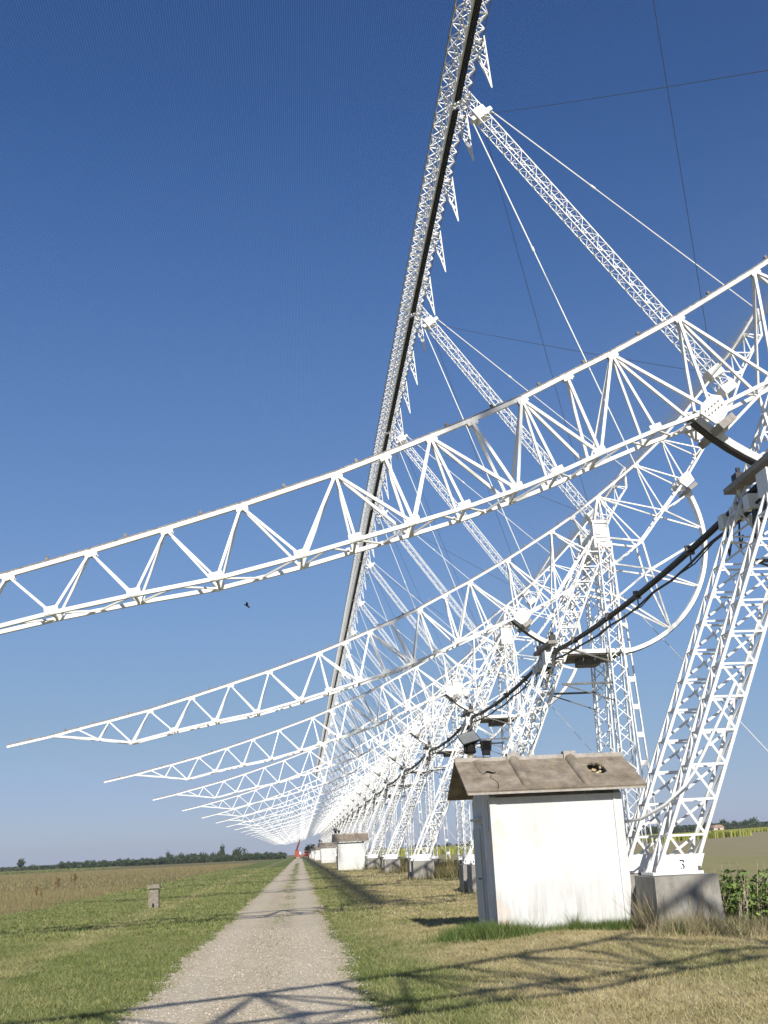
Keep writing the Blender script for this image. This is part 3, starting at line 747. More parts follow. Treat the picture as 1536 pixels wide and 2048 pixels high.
b0 = b0+Vector((0.06, 0, 0.05))
for y_ in (-0.18, 0.18):
    for bb in (b0, b1): m.bar(bb+Vector((0, y_, 0)), tp, 0.05)
for k in range(7):
    t0, t1 = k/7, (k+1)/7
    for y_ in (-0.18, 0.18):
        a_ = (b0 if k % 2 else b1)+Vector((0, y_, 0)); c_ = (b1 if k % 2 else b0)+Vector((0, y_, 0))
        m.bar(a_.lerp(tp, t0), c_.lerp(tp, min(t1, .97)), 0.035)
    m.bar((b0+Vector((0, -0.18, 0))).lerp(tp, t0), (b0+Vector((0, 0.18, 0))).lerp(tp, t0), 0.035)
m.bar(b0+Vector((0, -0.18, 0)), b0+Vector((0, 0.18, 0)), 0.04); m.bar(b0, b1, 0.04)
SPK = m.mesh('spike', M_PAINT)
m = MB(FO)
for p_ in (-.35, -.1, .15, .4): m.bar(fpt(p_, -.55, -0.25), fpt(p_, -.55, 0.25), 0.06)
for a_ in (-.5, -.2, .1, .4): m.bar(fpt(-.52, a_, -0.25), fpt(-.52, a_, 0.25), 0.05)
m.hexa([fpt(p_, a_, y_) for y_ in (-0.06, 0.06) for p_, a_ in ((-.55, -.66), (.3, -.66), (.3, -.58), (-.55, -.58))])
for k in range(4): m.bar(fpt(-.3+.2*k, -.5, -0.3), fpt(-.2+.15*k, -.85, 0.1), 0.04)
JNT = m.mesh('joint_clamp', M_PAINT)
for n in range(-1, NR-1):
    for nm, me in (('truss_segment', SEG), ('trough', TRO), ('edge_wire', EDG)):
        ob = link(nm, me, fl); ob.location = (0, n*S, 0)
    ob = link('joint_clamp', JNT, fl); ob.location = (0, (n+1)*S, 0)
    for yy in (1.6, 6.6, 11.6, 16.6):
        ob = link('spike', SPK, fl); ob.location = (0, n*S+yy, 0)

# bracing wires crossing between neighbouring masts
MID = Vector((18.15, 0, 20.5))
def wire(name, p0, p1, sag, r_, mat, nseg=10):
    p0 = Vector(p0); p1 = Vector(p1); m = MB(p0)
    m.tube([p0.lerp(p1, t/nseg)-Vector((0, 0, 4*sag*(t/nseg)*(1-t/nseg))) for t in range(nseg+1)], r_, 5)
    return m.obj(name, mat, None, False, Matrix.Translation(p0))
for n in range(NR-1):
    for a, b, tx in ((HEAD, MID, 'down away from the camera'), (MID, HEAD, 'up away from the camera')):
        o = wire('bracing_wire', a+UY*(n*S), b+UY*((n+1)*S), 0.12, 0.013, M_WIRE)
        if n < 8: lab = 'thin dark wire running '+tx+' between '+('overhead and nearest' if n == 0 else ORD[n]+' and '+ORD[n+1])+' rib masts'
        else: lab = 'thin dark bracing wire between two masts farther down the row'
        tag(o, lab, 'wire', 'crossing wires between the masts')
# reflector wires strung along the concave side
arc = [0.0]
for i in range(len(T)-1): arc.append(arc[-1]+(TP(i+1)-TP(i)).length)
NW = 1700; tt = np.linspace(0.02, arc[-1]-0.02, NW)
wx = np.interp(tt, arc, [p[0] for p in T]); wz = np.interp(tt, arc, [p[1] for p in T])
dxx = np.gradient(wx); dzz = np.gradient(wz); ln = np.hypot(dxx, dzz); wx = wx-dzz/ln*0.12; wz = wz+dxx/ln*0.12
q = 0.00028; V = np.empty((NW, 6, 3))
for e, y in enumerate((0.0, (NR-1)*S)):
    for k, (ox, oz) in enumerate(((0, q), (-q, -q*0.7), (q, -q*0.7))): V[:, e*3+k] = np.stack([wx+ox, np.full(NW, y), wz+oz], -1)
Fc = (np.arange(NW)[:, None, None]*6+np.array([[0, 1, 4, 3], [1, 2, 5, 4], [2, 0, 3, 5]])[None]).reshape(-1, 4)
tag(link('reflector_wires', np_mesh('reflector_wires', V.reshape(-1, 3), Fc, M_GALV)), 'fine steel reflector wires strung along the ribs, a white sheen in the distance', 'wires', kind='stuff')

# cable runs between the towers
for n in range(NR-1):
    y0 = n*S; o = empty('cable_run', (9.72, y0, 8.45)); O_ = Vector((9.72, y0, 8.45))
    def cat(dx_, z0, sag, ph, wob=0.0):
        return [Vector((9.72+dx_+wob*math.sin(t*1.9+ph), y0+20*t/14, z0-4*sag*(t/14)*(1-t/14)+wob*math.cos(t*2.3+ph))) for t in range(15)]
    m = MB(O_)
    for dx_, dz_, r_ in ((0, 0.04, 0.042), (-0.05, -0.03, 0.034), (0.05, -0.025, 0.038)): m.tube(cat(dx_, 8.52+dz_, 0.34, dx_*50), r_, 6)
    b_ = m.obj('cable_bundle', M_BLACK, o, True)
    m = MB(O_); m.tube(cat(-0.02, 8.22, 0.36, 1.0, 0.03), 0.032, 6); m.tube(cat(0.05, 8.20, 0.31, 2.0, 0.04), 0.018, 6); m.obj('lower_cable', M_BLACK, o, True)
    for t in (3, 6, 8, 11):
        m = MB(O_); z_ = 8.52-4*0.34*(t/14)*(1-t/14); yy = y0+20*t/14
        m.bar((9.72, yy, z_+0.14), (9.72, yy, z_-0.36), 0.03, 0.03); m.box((9.61, yy-0.04, z_-0.1), (9.83, yy+0.04, z_+0.12))
        m.obj('hanger', M_DARK, o)
    lab = ('thick black cable run hanging between '+('the tower beside the camera and the nearest tower' if n == 0 else ORD[n]+' and '+ORD[n+1]+' towers')) if n < 10 else 'black cable run between two towers farther down the row'
    tag(o, lab, 'cable', 'black cables strung from tower to tower')

# ================================================================== HUTS
def make_hut(first):
    HO = Vector((4.71, 20.75, 0.0)); root = empty('equipment_hut', HO)
    x0, x1, y0, y1, zb, zt = 3.48, 5.94, 19.70, 21.80, -0.2, 2.42
    rz = 3.05                                                    # gable peak inside roof
    m = MB(HO); yc = (y0+y1)/2
    # walls: front/back and gable ends as solid shell
    m.box((x0+0.12, y0+0.012, zb), (x1-0.12, y0+0.12, zt)); m.obj('front_wall', M_WALL, root)
    m = MB(HO); m.box((x0+0.12, y1-0.12, zb), (x1-0.12, y1, zt)); m.obj('back_wall', M_WALL, root)
    for xa, xb in ((x0, x0+0.12), (x1-0.12, x1)):
        m = MB(HO)
        P = [(y0, zb), (y1, zb), (y1, zt), (yc, rz-0.08), (y0, zt)]
        v = [Vector((xx, p[0], p[1]))-HO for xx in (xa, xb) for p in P]; b = len(m.v); m.v += [tuple(q) for q in v]
        m.f += [tuple(range(4, -1, -1)), tuple(range(5, 10))]+[(i, (i+1) % 5, 5+(i+1) % 5, 5+i) for i in range(5)]
        m.obj('gable_wall', M_WALL, root)
    m = MB(HO); m.box((x1-0.165, y0-0.012, zb), (x1-0.118, y0+0.02, zt)); m.obj('corner_post', M_WALL, root)
    m = MB(HO); m.box((x0-0.012, y0-0.004, zb), (x0+0.10, y0+0.10, zt-0.03)); m.obj('corner_post', M_WALL, root)
    # front wall panel joints: thin cover strips standing 4 mm proud
    for xx in (4.30, 5.08):
        m = MB(HO); m.box((xx-0.012, y0+0.007, zb), (xx+0.012, y0+0.015, zt-0.1)); m.obj('panel_joint', M_WALL, root)
    # door in the left gable wall
    m = MB(HO); m.box((x0-0.035, 20.70, 0.05), (x0-0.002, 21.62, 1.98))
    fr = m.obj('door_frame', M_WALL, root)
    m = MB(HO); m.box((x0-0.06, 20.76, 0.10), (x0-0.037, 21.56, 1.90)); d = m.obj('door', M_DOOR, root)
    m = MB(HO); m.tube([(x0-0.10, 20.84, 1.0), (x0-0.10, 20.95, 1.0)], 0.012, 6); m.tube([(x0-0.06, 20.84, 1.0), (x0-0.10, 20.84, 1.0)], 0.01, 6); m.obj('door_handle', M_LAMPBLK, d)
    m = MB(HO); m.box((x0-0.09, 20.66, 2.06), (x0-0.002, 21.66, 2.10)); m.obj('drip_ledge', M_WALL, root)
    # roof: two slopes of slabs
    ex0, ex1 = 3.02, 6.36; eyf, eyb, ze = 19.44, 22.06, 2.50; yr, zr = 20.75, 3.13; th = 0.045
    def slope_pt(x, t, front, up_=0.0):
        ye = eyf if front else eyb
        y = ye+(yr-ye)*t; z = ze+(zr-ze)*t
        n_ = Vector((0, -(zr-ze), abs(yr-ye))).normalized() if front else Vector((0, (zr-ze), abs(yr-ye))).normalized()
        return Vector((x, y, z))+n_*up_
    edges = [ex0, 4.17, 5.29, ex1]
    for fr_ in (True, False):
        for k in range(3):
            a, b = edges[k]+0.004*(k > 0), edges[k+1]-0.004*(k < 2)
            def slab(aa, bb, t0, t1):
                mm = MB(HO)
                P = [slope_pt(aa, t0, fr_), slope_pt(bb, t0, fr_), slope_pt(bb, t1, fr_), slope_pt(aa, t1, fr_)]
                Pt = [slope_pt(aa, t0, fr_, th), slope_pt(bb, t0, fr_, th), slope_pt(bb, t1, fr_, th), slope_pt(aa, t1, fr_, th)]
                mm.hexa(P+Pt if fr_ else [P[i] for i in (1, 0, 3, 2)]+[Pt[i] for i in (1, 0, 3, 2)]); return mm
            if first and fr_ and k == 2:                             # broken hole in this slab
                mm = MB(HO)
                for aa, bb, t0, t1 in ((a, 5.50, 0, 1), (5.82, b, 0, 1), (5.50, 5.82, 0, 0.40), (5.50, 5.82, 0.78, 1)):
                    mm_ = slab(aa, bb, t0, t1); o_ = len(mm.v); mm.v += mm_.v; mm.f += [tuple(i+o_ for i in f) for f in mm_.f]
                mm.obj('roof_slab', M_ROOF, root)
                m = MB(HO)
                for k2 in range(26):
                    xx = random.uniform(5.50, 5.82); t = random.uniform(0.40, 0.74); p = slope_pt(xx, t, True, random.uniform(-0.10, 0.015))
                    m.bar(p, p+Vector((random.uniform(-.07, .07), random.uniform(-.05, .05), random.uniform(-.03, .04))), random.uniform(0.02, 0.05), 0.03)
                m.obj('broken_edge', M_BRASS, root)
                mm = MB(HO)
                for (xa, ta, xb, tb, xc, tc) in ((5.49, .39, 5.62, .39, 5.49, .50), (5.83, .39, 5.70, .39, 5.83, .47), (5.49, .79, 5.60, .79, 5.49, .66), (5.83, .79, 5.83, .62, 5.72, .79), (5.60, .39, 5.70, .39, 5.66, .44), (5.62, .79, 5.74, .79, 5.68, .73)):
                    tri = [slope_pt(xa, ta, True, h_) for h_ in (0.004, th-0.002)]+[slope_pt(xb, tb, True, h_) for h_ in (0.004, th-0.002)]+[slope_pt(xc, tc, True, h_) for h_ in (0.004, th-0.002)]
                    b_ = len(mm.v); mm.v += [tuple(v-HO) for v in tri]; mm.f += [(b_, b_+2, b_+4), (b_+1, b_+5, b_+3), (b_, b_+1, b_+3, b_+2), (b_+2, b_+3, b_+5, b_+4), (b_+4, b_+5, b_+1, b_)]
                mm.obj('jagged_shards', M_ROOF, root)['kind'] = 'stuff'
                m = MB(HO); p = slope_pt(5.66, 0.5, True, -0.07); m.tube([p+Vector((0, 0, -0.06)), p, p+Vector((0, 0, 0.05)), p+Vector((0, 0, 0.075))], [0.05, 0.075, 0.05, 0.01], 8); m.obj('white_lump', M_WALL, root, True)
            else: slab(a, b, 0, 1).obj('roof_slab', M_ROOF, root)
        # barrel cover ribs over the joints
        for xx in (4.17, 5.29):
            mm = MB(HO); N = 8; rows = []
            for j in range(9):
                t = 0.015+0.97*j/8; rad = 0.085+0.025*t
                if j == 0: rad *= 0.55
                rows.append([slope_pt(xx+rad*math.cos(math.pi*i/N), t, fr_, th+0.85*rad*math.sin(math.pi*i/N)-0.006) for i in range(N+1)])
            o_ = 0
            for row in rows: mm.v += [tuple(q-HO) for q in row]
            for j in range(8):
                for i in range(N): a_ = j*(N+1)+i; mm.f.append((a_, a_+N+1, a_+N+2, a_+1))
            mm.f.append(tuple(range(N+1)))
            mm.obj('cover_rib', M_ROOF, root, True)
    for a, b in ((ex0, 4.05), (4.29, 5.17), (5.41, ex1)):          # ridge cap: low upstand in three lengths
        m = MB(HO); m.box((a, yr-0.05, zr-0.01), (b, yr+0.05, zr+0.10)); m.obj('ridge_cap', M_ROOFEDGE, root)
    for xx in (4.17, 5.29):
        m = MB(HO); m.box((xx-0.12, yr-0.10, zr), (xx+0.12, yr+0.10, zr+0.155)); m.obj('ridge_saddle', M_ROOFEDGE, root)
    m = MB(HO); m.box((ex0+0.02, eyf-0.004, ze-0.03), (ex1-0.02, eyf+0.02, ze+0.02)); m.obj('eaves_edge', M_ROOFEDGE, root)
    if first:                                                         # snapped cover tile and crack at the left end
        m = MB(HO); N = 8; rows = []
        for j, (t, rad) in enumerate(((0.98, 0.09), (0.85, 0.11), (0.7, 0.13), (0.6, 0.15), (0.53, 0.14))):
            rows.append([slope_pt(3.46+rad*math.cos(math.pi*i/N)+0.03*j, t+0.03*math.sin(i*1.7)*(j == 4), True, th+0.38*rad*math.sin(math.pi*i/N)-0.004) for i in range(N+1)])
        for row in rows: m.v += [tuple(q-HO) for q in row]
        for j in range(4):
            for i in range(N): a_ = j*(N+1)+i; m.f.append((a_, a_+1, a_+N+2, a_+N+1))
        m.obj('broken_cover_tile', M_ROOF, root, True)
        m = MB(HO); pts = [(3.60, 0.50), (3.57, 0.40), (3.62, 0.32), (3.66, 0.24), (3.64, 0.14), (3.60, 0.03)]
        for p, q_ in zip(pts[:-1], pts[1:]): m.bar(slope_pt(p[0], p[1], True, th), slope_pt(q_[0], q_[1], True, th), 0.014, 0.006, (0, 0, 1))
        m.obj('crack', M_LAMPBLK, root)
        m = MB(HO); pts = [(19.95, 2.40), (19.98, 2.25), (19.96, 2.15), (20.02, 2.02), (20.05, 1.88), (20.12, 1.84)]
        for p, q_ in zip(pts[:-1], pts[1:]): m.bar((x0-0.001, p[0], p[1]), (x0-0.001, q_[0], q_[1]), 0.008, 0.012)
        m.obj('wall_crack', M_DARK, root)
    return root
def make_lamp(first):
    LO = Vector((3.62, 20.75, 3.23)); root = empty('floodlight', LO)
    m = MB(LO); m.tube([(3.62, 20.75, 3.16), (3.62, 20.75, 3.34)], 0.045, 8); m.obj('stem', M_BRASS, root)
    m = MB(LO); m.tube([(3.62, 20.75, 3.33), (3.62, 20.75, 3.36), (3.62, 20.76, 3.46), (3.60, 20.78, 3.52)], [0.10, 0.12, 0.085, 0.10], 10)
    m.box((3.50, 20.70, 3.36), (3.52, 20.80, 3.56)); m.box((3.70, 20.70, 3.36), (3.72, 20.80, 3.56)); m.obj('yoke', M_LAMPBLK, root)
    # big head tipped back: glass faces up towards the camera side
    c = Vector((3.60, 20.76, 3.62)); ux = Vector((1, 0, 0.0)); uz = Vector((-0.35, 0.62, 0.70)).normalized(); uy = ux.cross(uz).normalized(); ux = uz.cross(uy)*1.0
    def fr(a, b, d): return c+ux*a+uz*b+uy*d
    n_ = uy if uy.y < 0 else -uy
    m = MB(LO)
    q0 = [c+ux*a+uz*b+n_*0.03 for a, b in ((-.20, -.15), (.20, -.15), (.20, .15), (-.20, .15))]
    q1 = [c+ux*a+uz*b-n_*0.10 for a, b in ((-.11, -.09), (.11, -.09), (.11, .09), (-.11, .09))]
    m.hexa(q1+q0); m.obj('lamp_housing', M_LAMPBLK, root)
    m = MB(LO); q0 = [c+ux*a+uz*b+n_*0.032 for a, b in ((-.18, -.13), (.18, -.13), (.18, .13), (-.18, .13))]; m.hexa(q0+[v+n_*0.008 for v in q0]); m.obj('lamp_glass', M_GLASS, root)
    c2 = Vector((3.93, 20.70, 3.47)); m = MB(LO)
    m.hexa([c2+Vector((sx*(0.09+0.02*(z > 0)), y, z)) for z in (-0.10, 0.10) for sx, y in ((-1, -0.05), (1, -0.05), (1, 0.06), (-1, 0.06))])
    m.box((3.85, 20.62, 3.29), (3.99, 20.76, 3.37)); m.bar((3.86, 20.70, 3.30), (3.87, 20.74, 3.22), 0.012); m.bar((4.0, 20.70, 3.40), (4.0, 20.74, 3.22), 0.012); m.bar((3.62, 20.75, 3.26), (3.90, 20.72, 3.25), 0.018)
    m.obj('small_lamp', M_LAMPBLK, root)
    m = MB(LO); m.box((3.86, 20.640, 3.40), (4.0, 20.648, 3.55)); m.obj('small_lamp_glass', M_TROUGH, root)
    return root
HL = ['nearest white hut with stained brown roof, broken hole in it, by the grass', 'second white hut along the track, seen small beyond the grass',
      'third white hut along the track', 'fourth white hut along the track', 'fifth white hut along the track, tiny', 'sixth and farthest white hut along the track']
hut1 = make_hut(True); hut2 = make_hut(False); lamp = make_lamp(True)
for k in range(6):
    h = hut1 if k == 0 else (hut2 if k == 1 else copy_tree(hut2))
    h.location = (4.71, 20.75+82*k, 0.0); tag(h, HL[k], 'hut', 'white huts beside the track')
    lp = lamp if k == 0 else copy_tree(lamp)
    lp.location = (3.35, 20.75+82*k, 3.21)
    tag(lp, 'black floodlight with a small second lamp on the roof ridge of the '+['nearest', 'second', 'third', 'fourth', 'fifth', 'farthest'][k]+' hut', 'floodlight', 'floodlights on the huts')
# conduit from hut wall to the nearest tower leg
O_ = Vector((5.94, 20.3, 1.9)); m = MB(O_)
m.tube([(5.93, 20.2, 1.88), (6.15, 19.3, 1.93), (6.45, 18.78, 2.15), (6.8, 18.66, 2.45), (7.0, 18.65, 2.68), (7.25, 18.65, 3.05), (7.7, 18.66, 3.75), (8.0, 18.67, 4.25)], 0.028, 6)
tag(m.obj('conduit_pipe', M_PAINT, None, True, Matrix.Translation(O_)), 'pale bent conduit pipe from the near hut wall up to the tower leg', 'pipe')

# ================================================================== small things
# stone marker post
PO = Vector((-5.28, 40.9, 0)); root = empty('marker_post', PO)
tag(root, 'short concrete marker post with a broken cap on the left verge', 'post')
m = MB(PO); m.hexa([(-5.47, 40.72, -0.2), (-5.09, 40.72, -0.2), (-5.09, 41.08, -0.2), (-5.47, 41.08, -0.2), (-5.455, 40.74, 0.64), (-5.115, 40.74, 0.64), (-5.115, 41.06, 0.64), (-5.455, 41.06, 0.64)])
m.obj('shaft', M_STONE, root)
m = MB(PO); m.hexa([(-5.51, 40.67, 0.655), (-5.06, 40.67, 0.655), (-5.06, 41.12, 0.655), (-5.51, 41.12, 0.655), (-5.50, 40.68, 0.78), (-5.09, 40.69, 0.80), (-5.08, 41.11, 0.79), (-5.50, 41.11, 0.77)])
m.obj('cap', M_STONE, root)
m = MB(PO); m.box((-5.32, 40.712, 0.02), (-5.25, 40.74, 0.15)); m.obj('hole', M_LAMPBLK, root)

# plant clumps: bush, weeds, grass at hut
def clump(cx, cy, sx, sy, N, h, wd, lean=0.35, zpow=1.0):
    x = cx+RNG.normal(0, sx, N); y = cy+RNG.normal(0, sy, N)
    return blades(0, None, None, h, wd, None, lean, (x, y))
def leaves(cx, cy, cz, sx, sy, sz, N, size):
    c = np.stack([cx+RNG.uniform(-1, 1, N)*sx, cy+RNG.uniform(-1, 1, N)*sy, cz+RNG.uniform(-1, 1, N)*sz], -1)
    a = RNG.normal(0, 1, (N, 3)); a /= np.linalg.norm(a, axis=1)[:, None]; a[:, 2] *= 0.5
    b = np.cross(a, RNG.normal(0, 1, (N, 3))); b /= np.linalg.norm(b, axis=1)[:, None]
    s = size*RNG.uniform(0.5, 1.3, (N, 1))
    V = np.stack([c-a*s, c+b*s*0.55, c+a*s, c-b*s*0.55], 1).reshape(-1, 3)
    return V, np.arange(4*N).reshape(-1, 4), np.repeat(RNG.random(N), 4)
ps = []
for k in range(46):
    x = RNG.uniform(7.35, 9.8); y = RNG.uniform(18.3, 20.0); h = RNG.uniform(0.5, 1.0)*(1 if x > 7.5 else 0.85)
    ps.append(leaves(x, y, h*0.62, 0.22, 0.22, h*0.44, 120, 0.055))
V, Fc, A = merge(ps)
broot = empty('leafy_bush', (8.4, 19.1, 0)); tag(broot, 'low leafy green bush right of the nearest concrete footing', 'bush')
me = np_mesh('foliage', V-np.array([8.4, 19.1, 0]), Fc, M_LEAF, A); link('foliage', me, broot)
m = MB((8.4, 19.1, 0))
for k in range(48):
    x = random.uniform(7.2, 9.7); y = random.uniform(18.2, 19.8); h = random.uniform(0.5, 1.15)
    p = Vector((x, y, 0)); q = p+Vector((random.uniform(-.18, .18), random.uniform(-.1, .1), h)); m.tube([p, p.lerp(q, .5)+Vector((random.uniform(-.04, .04), 0, 0)), q], [0.012, 0.009, 0.004], 4)
    for j in range(3): t = random.uniform(.4, .9); r_ = p.lerp(q, t); m.tube([r_, r_+Vector((random.uniform(-.12, .12), random.uniform(-.08, .08), random.uniform(.08, .2)))], [0.006, 0.002], 3)
m.obj('dry_stem', simple('pale_dry_stem', (0.30, 0.25, 0.17), (0.44, 0.38, 0.28), 8, 0.9), broot)
weeds = [clump(6.15, 18.15, 0.30, 0.22, 450, 0.30, 0.010, 0.5), clump(6.6, 18.1, 0.35, 0.15, 600, 0.34, 0.010, 0.5), clump(7.0, 18.1, 0.3, 0.2, 450, 0.26, 0.012, 0.5),
         clump(7.5, 17.8, 0.5, 0.3, 1100, 0.28, 0.013, 0.6), clump(8.6, 17.7, 0.6, 0.3, 1200, 0.26, 0.013, 0.6), clump(6.0, 18.9, 0.08, 0.3, 400, 0.6, 0.012, 0.4), clump(6.55, 18.2, 0.4, 0.1, 60, 0.8, 0.012, 0.3)]
V, Fc, A = merge(weeds); tag(link('dry_weeds', np_mesh('dry_weeds', V, Fc, M_STALK, A)), 'dry straggly weeds in front of the nearest concrete footing', 'weeds', kind='stuff')
lush = [clump(3.35, 19.35, 0.30, 0.22, 2200, 0.25, 0.011, 0.55), clump(2.85, 19.6, 0.25, 0.25, 1500, 0.22, 0.011, 0.55), clump(3.7, 19.45, 0.25, 0.12, 700, 0.16, 0.011),
        clump(4.7, 19.55, 0.75, 0.08, 1500, 0.13, 0.011), clump(5.4, 19.5, 0.4, 0.10, 1300, 0.17, 0.011), clump(5.8, 19.4, 0.25, 0.14, 900, 0.19, 0.011), clump(4.8, 19.5, 0.06, 0.06, 120, 0.3, 0.011)]
lush += [clump(6.9, 18.2, 0.25, 0.12, 500, 0.24, 0.011, 0.5), clump(6.2, 18.1, 0.2, 0.12, 350, 0.2, 0.011, 0.5), clump(7.6, 18.0, 0.4, 0.2, 900, 0.26, 0.012, 0.5)]
V, Fc, A = merge(lush); tag(link('hut_grass', np_mesh('hut_grass', V, Fc, M_LUSH, A)), 'lush green grass tufts along the foot of the nearest hut', 'grass', kind='stuff')
# weeds round the farther footings
ps = []
for n in range(2, 12):
    for k in range(5):
        ps.append(clump(7.3+k*1.1+random.uniform(-.3, .3), n*S-0.8+random.uniform(-.5, .8), 0.6, 0.5, 420, 0.75, 0.03+0.004*n, 0.28))
    ps.append(clump(6.4, n*S-1.8, 0.5, 0.15, 160, 0.3, 0.03, 0.4))
V, Fc, A = merge(ps); tag(link('footing_weeds', np_mesh('footing_weeds', V, Fc, tint_mat('olive_weeds', [(0, (0.10, 0.095, 0.035)), (0.6, (0.17, 0.15, 0.065)), (1, (0.27, 0.22, 0.11))]), A)), 'tall olive weeds standing around the farther tower footings', 'weeds', kind='stuff')
# red-brown dock plants at the meadow edge
def dock(x, y, h, lab):
    o = empty('dock_plant', (x, y, 0)); P0 = Vector((x, y, 0)); m = MB(P0); ps = []
    for k in range(4):
        q = P0+Vector((random.uniform(-.16, .16), random.uniform(-.1, .1), h*random.uniform(.75, 1.05))); m.tube([P0+Vector((random.uniform(-.05, .05), 0, 0)), q], [0.012, 0.006], 4)
        ps.append(leaves(q.x, q.y, q.z-0.14, 0.035, 0.035, 0.16, 60, 0.03))
    m.obj('stem', M_STALK, o); V, Fc, A = merge(ps); link('seed_head', np_mesh('seed_head', V-np.array([x, y, 0]), Fc, M_DOCK, A), o)
    tag(o, lab, 'plant', 'dock plants at the meadow edge')
dock(-11.3, 56.5, 1.15, 'reddish-brown dock plant at the meadow edge, right one of three'); dock(-11.75, 55.0, 1.1, 'reddish-brown dock plant at the meadow edge, middle of three'); dock(-12.0, 52.5, 0.8, 'reddish-brown dock plant at the meadow edge, left one of three')

# crane and lifting truck at the end of the track
CO = Vector((-0.6, 400, 0)); root = empty('mobile_crane', CO); tag(root, 'small red mobile crane with raised boom at the far end of the track', 'crane')
m = MB(CO); m.box((-2.0, 399, 0.6), (0.5, 406, 1.5)); m.box((-1.9, 400, 1.5), (-0.4, 403, 3.0)); m.obj('body', M_RED, root)
m = MB(CO); m.box((-0.2, 398.9, 1.4), (0.4, 400.8, 2.4)); m.obj('cab', M_GALV, root)
m = MB(CO); m.bar((-1.5, 401, 2.2), (-0.3, 398, 5.4), 0.6, 0.6); m.bar((-0.4, 398.3, 5.1), (0.1, 397, 6.6), 0.35, 0.35); m.obj('boom', M_RED, root)
for wx_ in (-1.85, 0.3):
    for wy_ in (400, 404.6):
        m = MB(CO); m.tube([(wx_-0.2, wy_, 0.5), (wx_+0.2, wy_, 0.5)], 0.5, 14); m.obj('wheel', M_TYRE, root)
CO = Vector((2.2, 404, 0)); root = empty('red_truck', CO); tag(root, 'red truck parked right of the crane at the far end of the track', 'truck')
m = MB(CO); m.box((1.2, 402, 0.6), (3.4, 408, 1.6)); m.obj('bed', M_RED, root)
m = MB(CO); m.hexa([(1.2, 402, 1.6), (3.4, 402, 1.6), (3.4, 404, 1.6), (1.2, 404, 1.6), (1.3, 402.4, 2.7), (3.3, 402.4, 2.7), (3.3, 404, 2.7), (1.3, 404, 2.7)]); m.obj('cab', M_RED, root)
m = MB(CO); m.box((1.5, 402.1, 1.75), (3.1, 402.35, 2.4)); m.obj('windscreen', M_LAMPBLK, root)
for wx_ in (1.3, 3.2):
    for wy_ in (403, 407):
        m = MB(CO); m.tube([(wx_-0.18, wy_, 0.5), (wx_+0.18, wy_, 0.5)], 0.5, 14); m.obj('wheel', M_TYRE, root)
# bird
BO_ = Vector((-2.9, 62, 15.9)); m = MB(BO_)
m.tube([BO_+Vector((-0.16, 0, 0.08)), BO_, BO_+Vector((0.14, 0, -0.10)), BO_+Vector((0.2, 0, -0.14))], [0.015, 0.05, 0.045, 0.015], 6)
for s_ in (-1, 1): m.hexa([BO_+Vector((-0.05, 0, 0.02)), BO_+Vector((0.08, 0, -0.05)), BO_+Vector((0.1, s_*0.2, 0.1)), BO_+Vector((-0.02, s_*0.28, 0.16)),
                           BO_+Vector((-0.05, 0, 0.035)), BO_+Vector((0.08, 0, -0.035)), BO_+Vector((0.1, s_*0.2, 0.11)), BO_+Vector((-0.02, s_*0.28, 0.17))])
tag(m.obj('bird', M_LAMPBLK, None, False, Matrix.Translation(BO_)), 'small dark bird in flight below the nearest rib', 'bird')

# ================================================================== far fields and trees
def crop(name, xs_, ys_, h, lab, mat, dens):
    N = dens; x = RNG.uniform(*xs_, N); y = RNG.uniform(*ys_, N); z = gz(x, y)
    a = RNG.uniform(0, math.pi, N); wd = 0.45; hh = h*RNG.uniform(0.75, 1.05, N)*(1+0.12*np.sin(x*0.21)*np.sin(y*0.13+x*0.05))
    dx, dy = np.cos(a)*wd/2, np.sin(a)*wd/2
    V = np.stack([np.stack([x-dx, y-dy, z-0.2], -1), np.stack([x+dx, y+dy, z-0.2], -1), np.stack([x+dx*.7, y+dy*.7, z+hh], -1), np.stack([x-dx*.7, y-dy*.7, z+hh*0.9], -1)], 1).reshape(-1, 3)
    tag(link(name, np_mesh(name, V, np.arange(4*N).reshape(-1, 4), mat, np.repeat(RNG.random(N), 4))), lab, 'crop', kind='stuff')
crop('right_crop', (105, 330), (330, 420), 0.9, 'yellow-green crop strip across the far field on the right', M_CROP, 90000)
crop('row_crop', (22, 110), (260, 330), 1.6, 'green crop strip seen low between the tower legs', M_CROP, 50000)
crop('left_crop', (-260, -60), (300, 380), 0.45, 'pale green crop strip before the trees on the left', tint_mat('dull_crop', [(0, (0.10, 0.12, 0.045)), (1, (0.16, 0.17, 0.07))]), 26000)
def tree_mesh(kind, seed):
    rg = np.random.default_rng(seed); N = 520
    if kind == 'poplar': c = rg.normal(0, 1, (N, 3))*np.array([0.55, 0.55, 2.0])+np.array([0, 0, 4.6])
    else:
        lob = rg.normal(0, 1, (9, 3))*np.array([1.5, 1.5, 0.9])+np.array([0, 0, 4.2]); c = lob[rg.integers(0, 9, N)]+rg.normal(0, 0.75, (N, 3))
    c[:, 2] = np.maximum(c[:, 2], 0.7)
    a = rg.normal(0, 1, (N, 3)); a /= np.linalg.norm(a, axis=1)[:, None]; b = np.cross(a, rg.normal(0, 1, (N, 3))); b /= np.linalg.norm(b, axis=1)[:, None]
    s = 0.42*rg.uniform(0.6, 1.3, (N, 1))
    V = np.stack([c-a*s, c+b*s, c+a*s, c-b*s], 1).reshape(-1, 3)
    return np_mesh('crown', V, np.arange(4*N).reshape(-1, 4), M_TREE, np.repeat(rg.random(N), 4))
